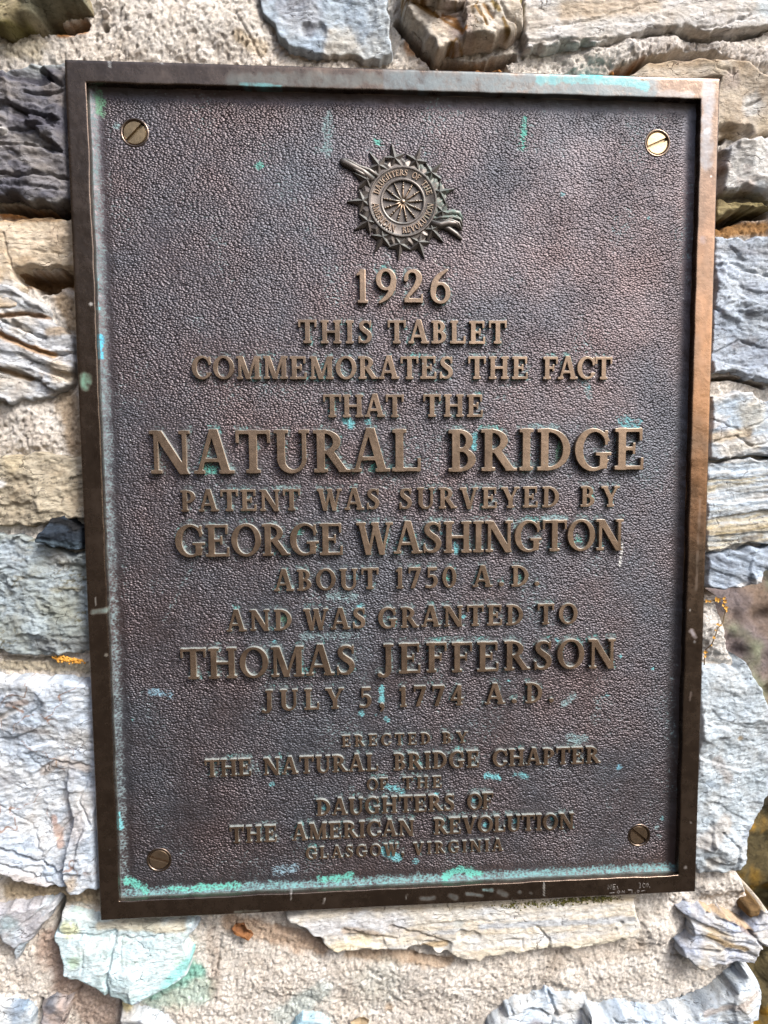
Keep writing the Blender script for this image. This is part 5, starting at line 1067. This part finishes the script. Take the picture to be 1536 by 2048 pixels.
# ------------------------------------------------------------------ loose things on the wall
M_STEM = plain('dry_stem', (0.10, 0.07, 0.035), (0.18, 0.12, 0.06), 300)
M_DRYLEAF = plain('orange_dry_leaf', (0.50, 0.24, 0.03), (0.62, 0.36, 0.07), 400)
M_BROWN = plain('brown_dead_leaf', (0.10, 0.035, 0.010), (0.24, 0.10, 0.03), 200)
M_TAN = plain('tan_dead_leaf', (0.26, 0.19, 0.11), (0.36, 0.28, 0.18), 200)
def wall_y(px, py):
    u, v = pt(px, py, YM); return float(mortar_y(np.array([u]), np.array([v]), False)[0])
vine = empty('dried_vine', (pt(1409, 1327)[0], 0.015, pt(1409, 1327)[1]))
tag(vine, 'thin dried creeper with tiny orange leaves right of the plaque', 'vine')
VP = [(1408, 1340), (1409, 1320), (1411, 1300), (1424, 1288), (1431, 1270), (1436, 1256), (1446, 1245), (1448, 1233), (1451, 1221), (1448, 1206), (1446, 1196), (1432, 1200), (1418, 1202), (1400, 1204)]
def on_wall(x, y, lift): 
    yy = min(wall_y(x, y) - lift, YM - lift); u, v = pt(x, y, yy); return (u, yy, v)
mb = MB(); mb.tube([on_wall(x, y, 0.0035) for x, y in VP], [0.0005] * len(VP), 6); mb.build('stem', M_STEM, vine, smooth=True)
rnd = random.Random(4)
LEAF = [(1448, 1196, 5), (1449, 1203, 5), (1446, 1210, 4), (1451, 1216, 5), (1432, 1199, 6), (1437, 1201, 4), (1413, 1202, 5), (1427, 1274, 4), (1435, 1248, 4), (1440, 1250, 3), (1410, 1304, 4), (1410, 1312, 3), (1423, 1290, 2), (1431, 1260, 2), (1453, 1222, 3), (1420, 1203, 3)]
for (x, y, s) in LEAF:
    c = on_wall(x, y, 0.0045); mb = MB()
    for k in range(5):
        t = 2 * math.pi * k / 5 + rnd.random(); L = s * PX * rnd.uniform(0.8, 1.3); w = L * 0.36
        d = np.array([math.cos(t), -0.35 - 0.5 * rnd.random(), math.sin(t)]); s_ = np.array([-math.sin(t), 0, math.cos(t)])
        c0 = np.array(c); p = [c0, c0 + d * L * 0.5 + s_ * w, c0 + d * L, c0 + d * L * 0.5 - s_ * w]
        q = [a + np.array([0, 0.0002, 0]) for a in p]
        mb.add(p + q, [(0, 1, 2, 3), (7, 6, 5, 4), (0, 4, 5, 1), (1, 5, 6, 2), (2, 6, 7, 3), (3, 7, 4, 0)])
    mb.build('leaf', M_DRYLEAF, vine)
def dead_leaf(name, label, out, mat, seed, curl):
    cx, cy = np.mean(out, 0); yb = wall_y(cx, cy); c = np.array([*pt(cx, cy, yb)])
    o3 = []; n = len(out)
    for k in range(3):
        f = (0.34, 0.7, 1.0)[k]
        for i, (x, y) in enumerate(out):
            u, v = pt(cx + (x - cx) * f, cy + (y - cy) * f, yb)
            hh = curl * (0.25, 0.62, 1.0)[k] * (0.45 + h2(np.array([i]), np.array([k]), seed)[0]) + 0.0012
            o3.append((u, yb - hh, v))
    o3.append((c[0], yb - 0.0006, c[1])); m = len(o3)
    fs = [(3 * n, i, (i + 1) % n) for i in range(n)] + [(k * n + i, k * n + (i + 1) % n, (k + 1) * n + (i + 1) % n, (k + 1) * n + i) for k in range(2) for i in range(n)]
    back = [(p[0], p[1] + 0.0005, p[2]) for p in o3]
    fs += [tuple(j + m for j in f[::-1]) for f in fs] + [(2 * n + i, 2 * n + (i + 1) % n, m + 2 * n + (i + 1) % n, m + 2 * n + i) for i in range(n)]
    b = MB(); b.add(o3 + back, fs); o = b.build(name, mat)
    tag(o, label, 'leaf'); return o
dead_leaf('dead_leaf', 'curled orange brown dead leaf stuck to the mortar under the plaque', [(466, 1845), (474, 1838), (480, 1833), (490, 1837), (497, 1845), (504, 1852), (509, 1860), (500, 1865), (490, 1867), (478, 1863), (470, 1861)], M_BROWN, 3, 0.006)
dead_leaf('dead_leaf', 'small tan leaf fragment on the mortar at the bottom edge', [(700, 2036), (712, 2028), (728, 2024), (738, 2030), (736, 2036), (722, 2041), (708, 2041)], M_TAN, 5, 0.003)
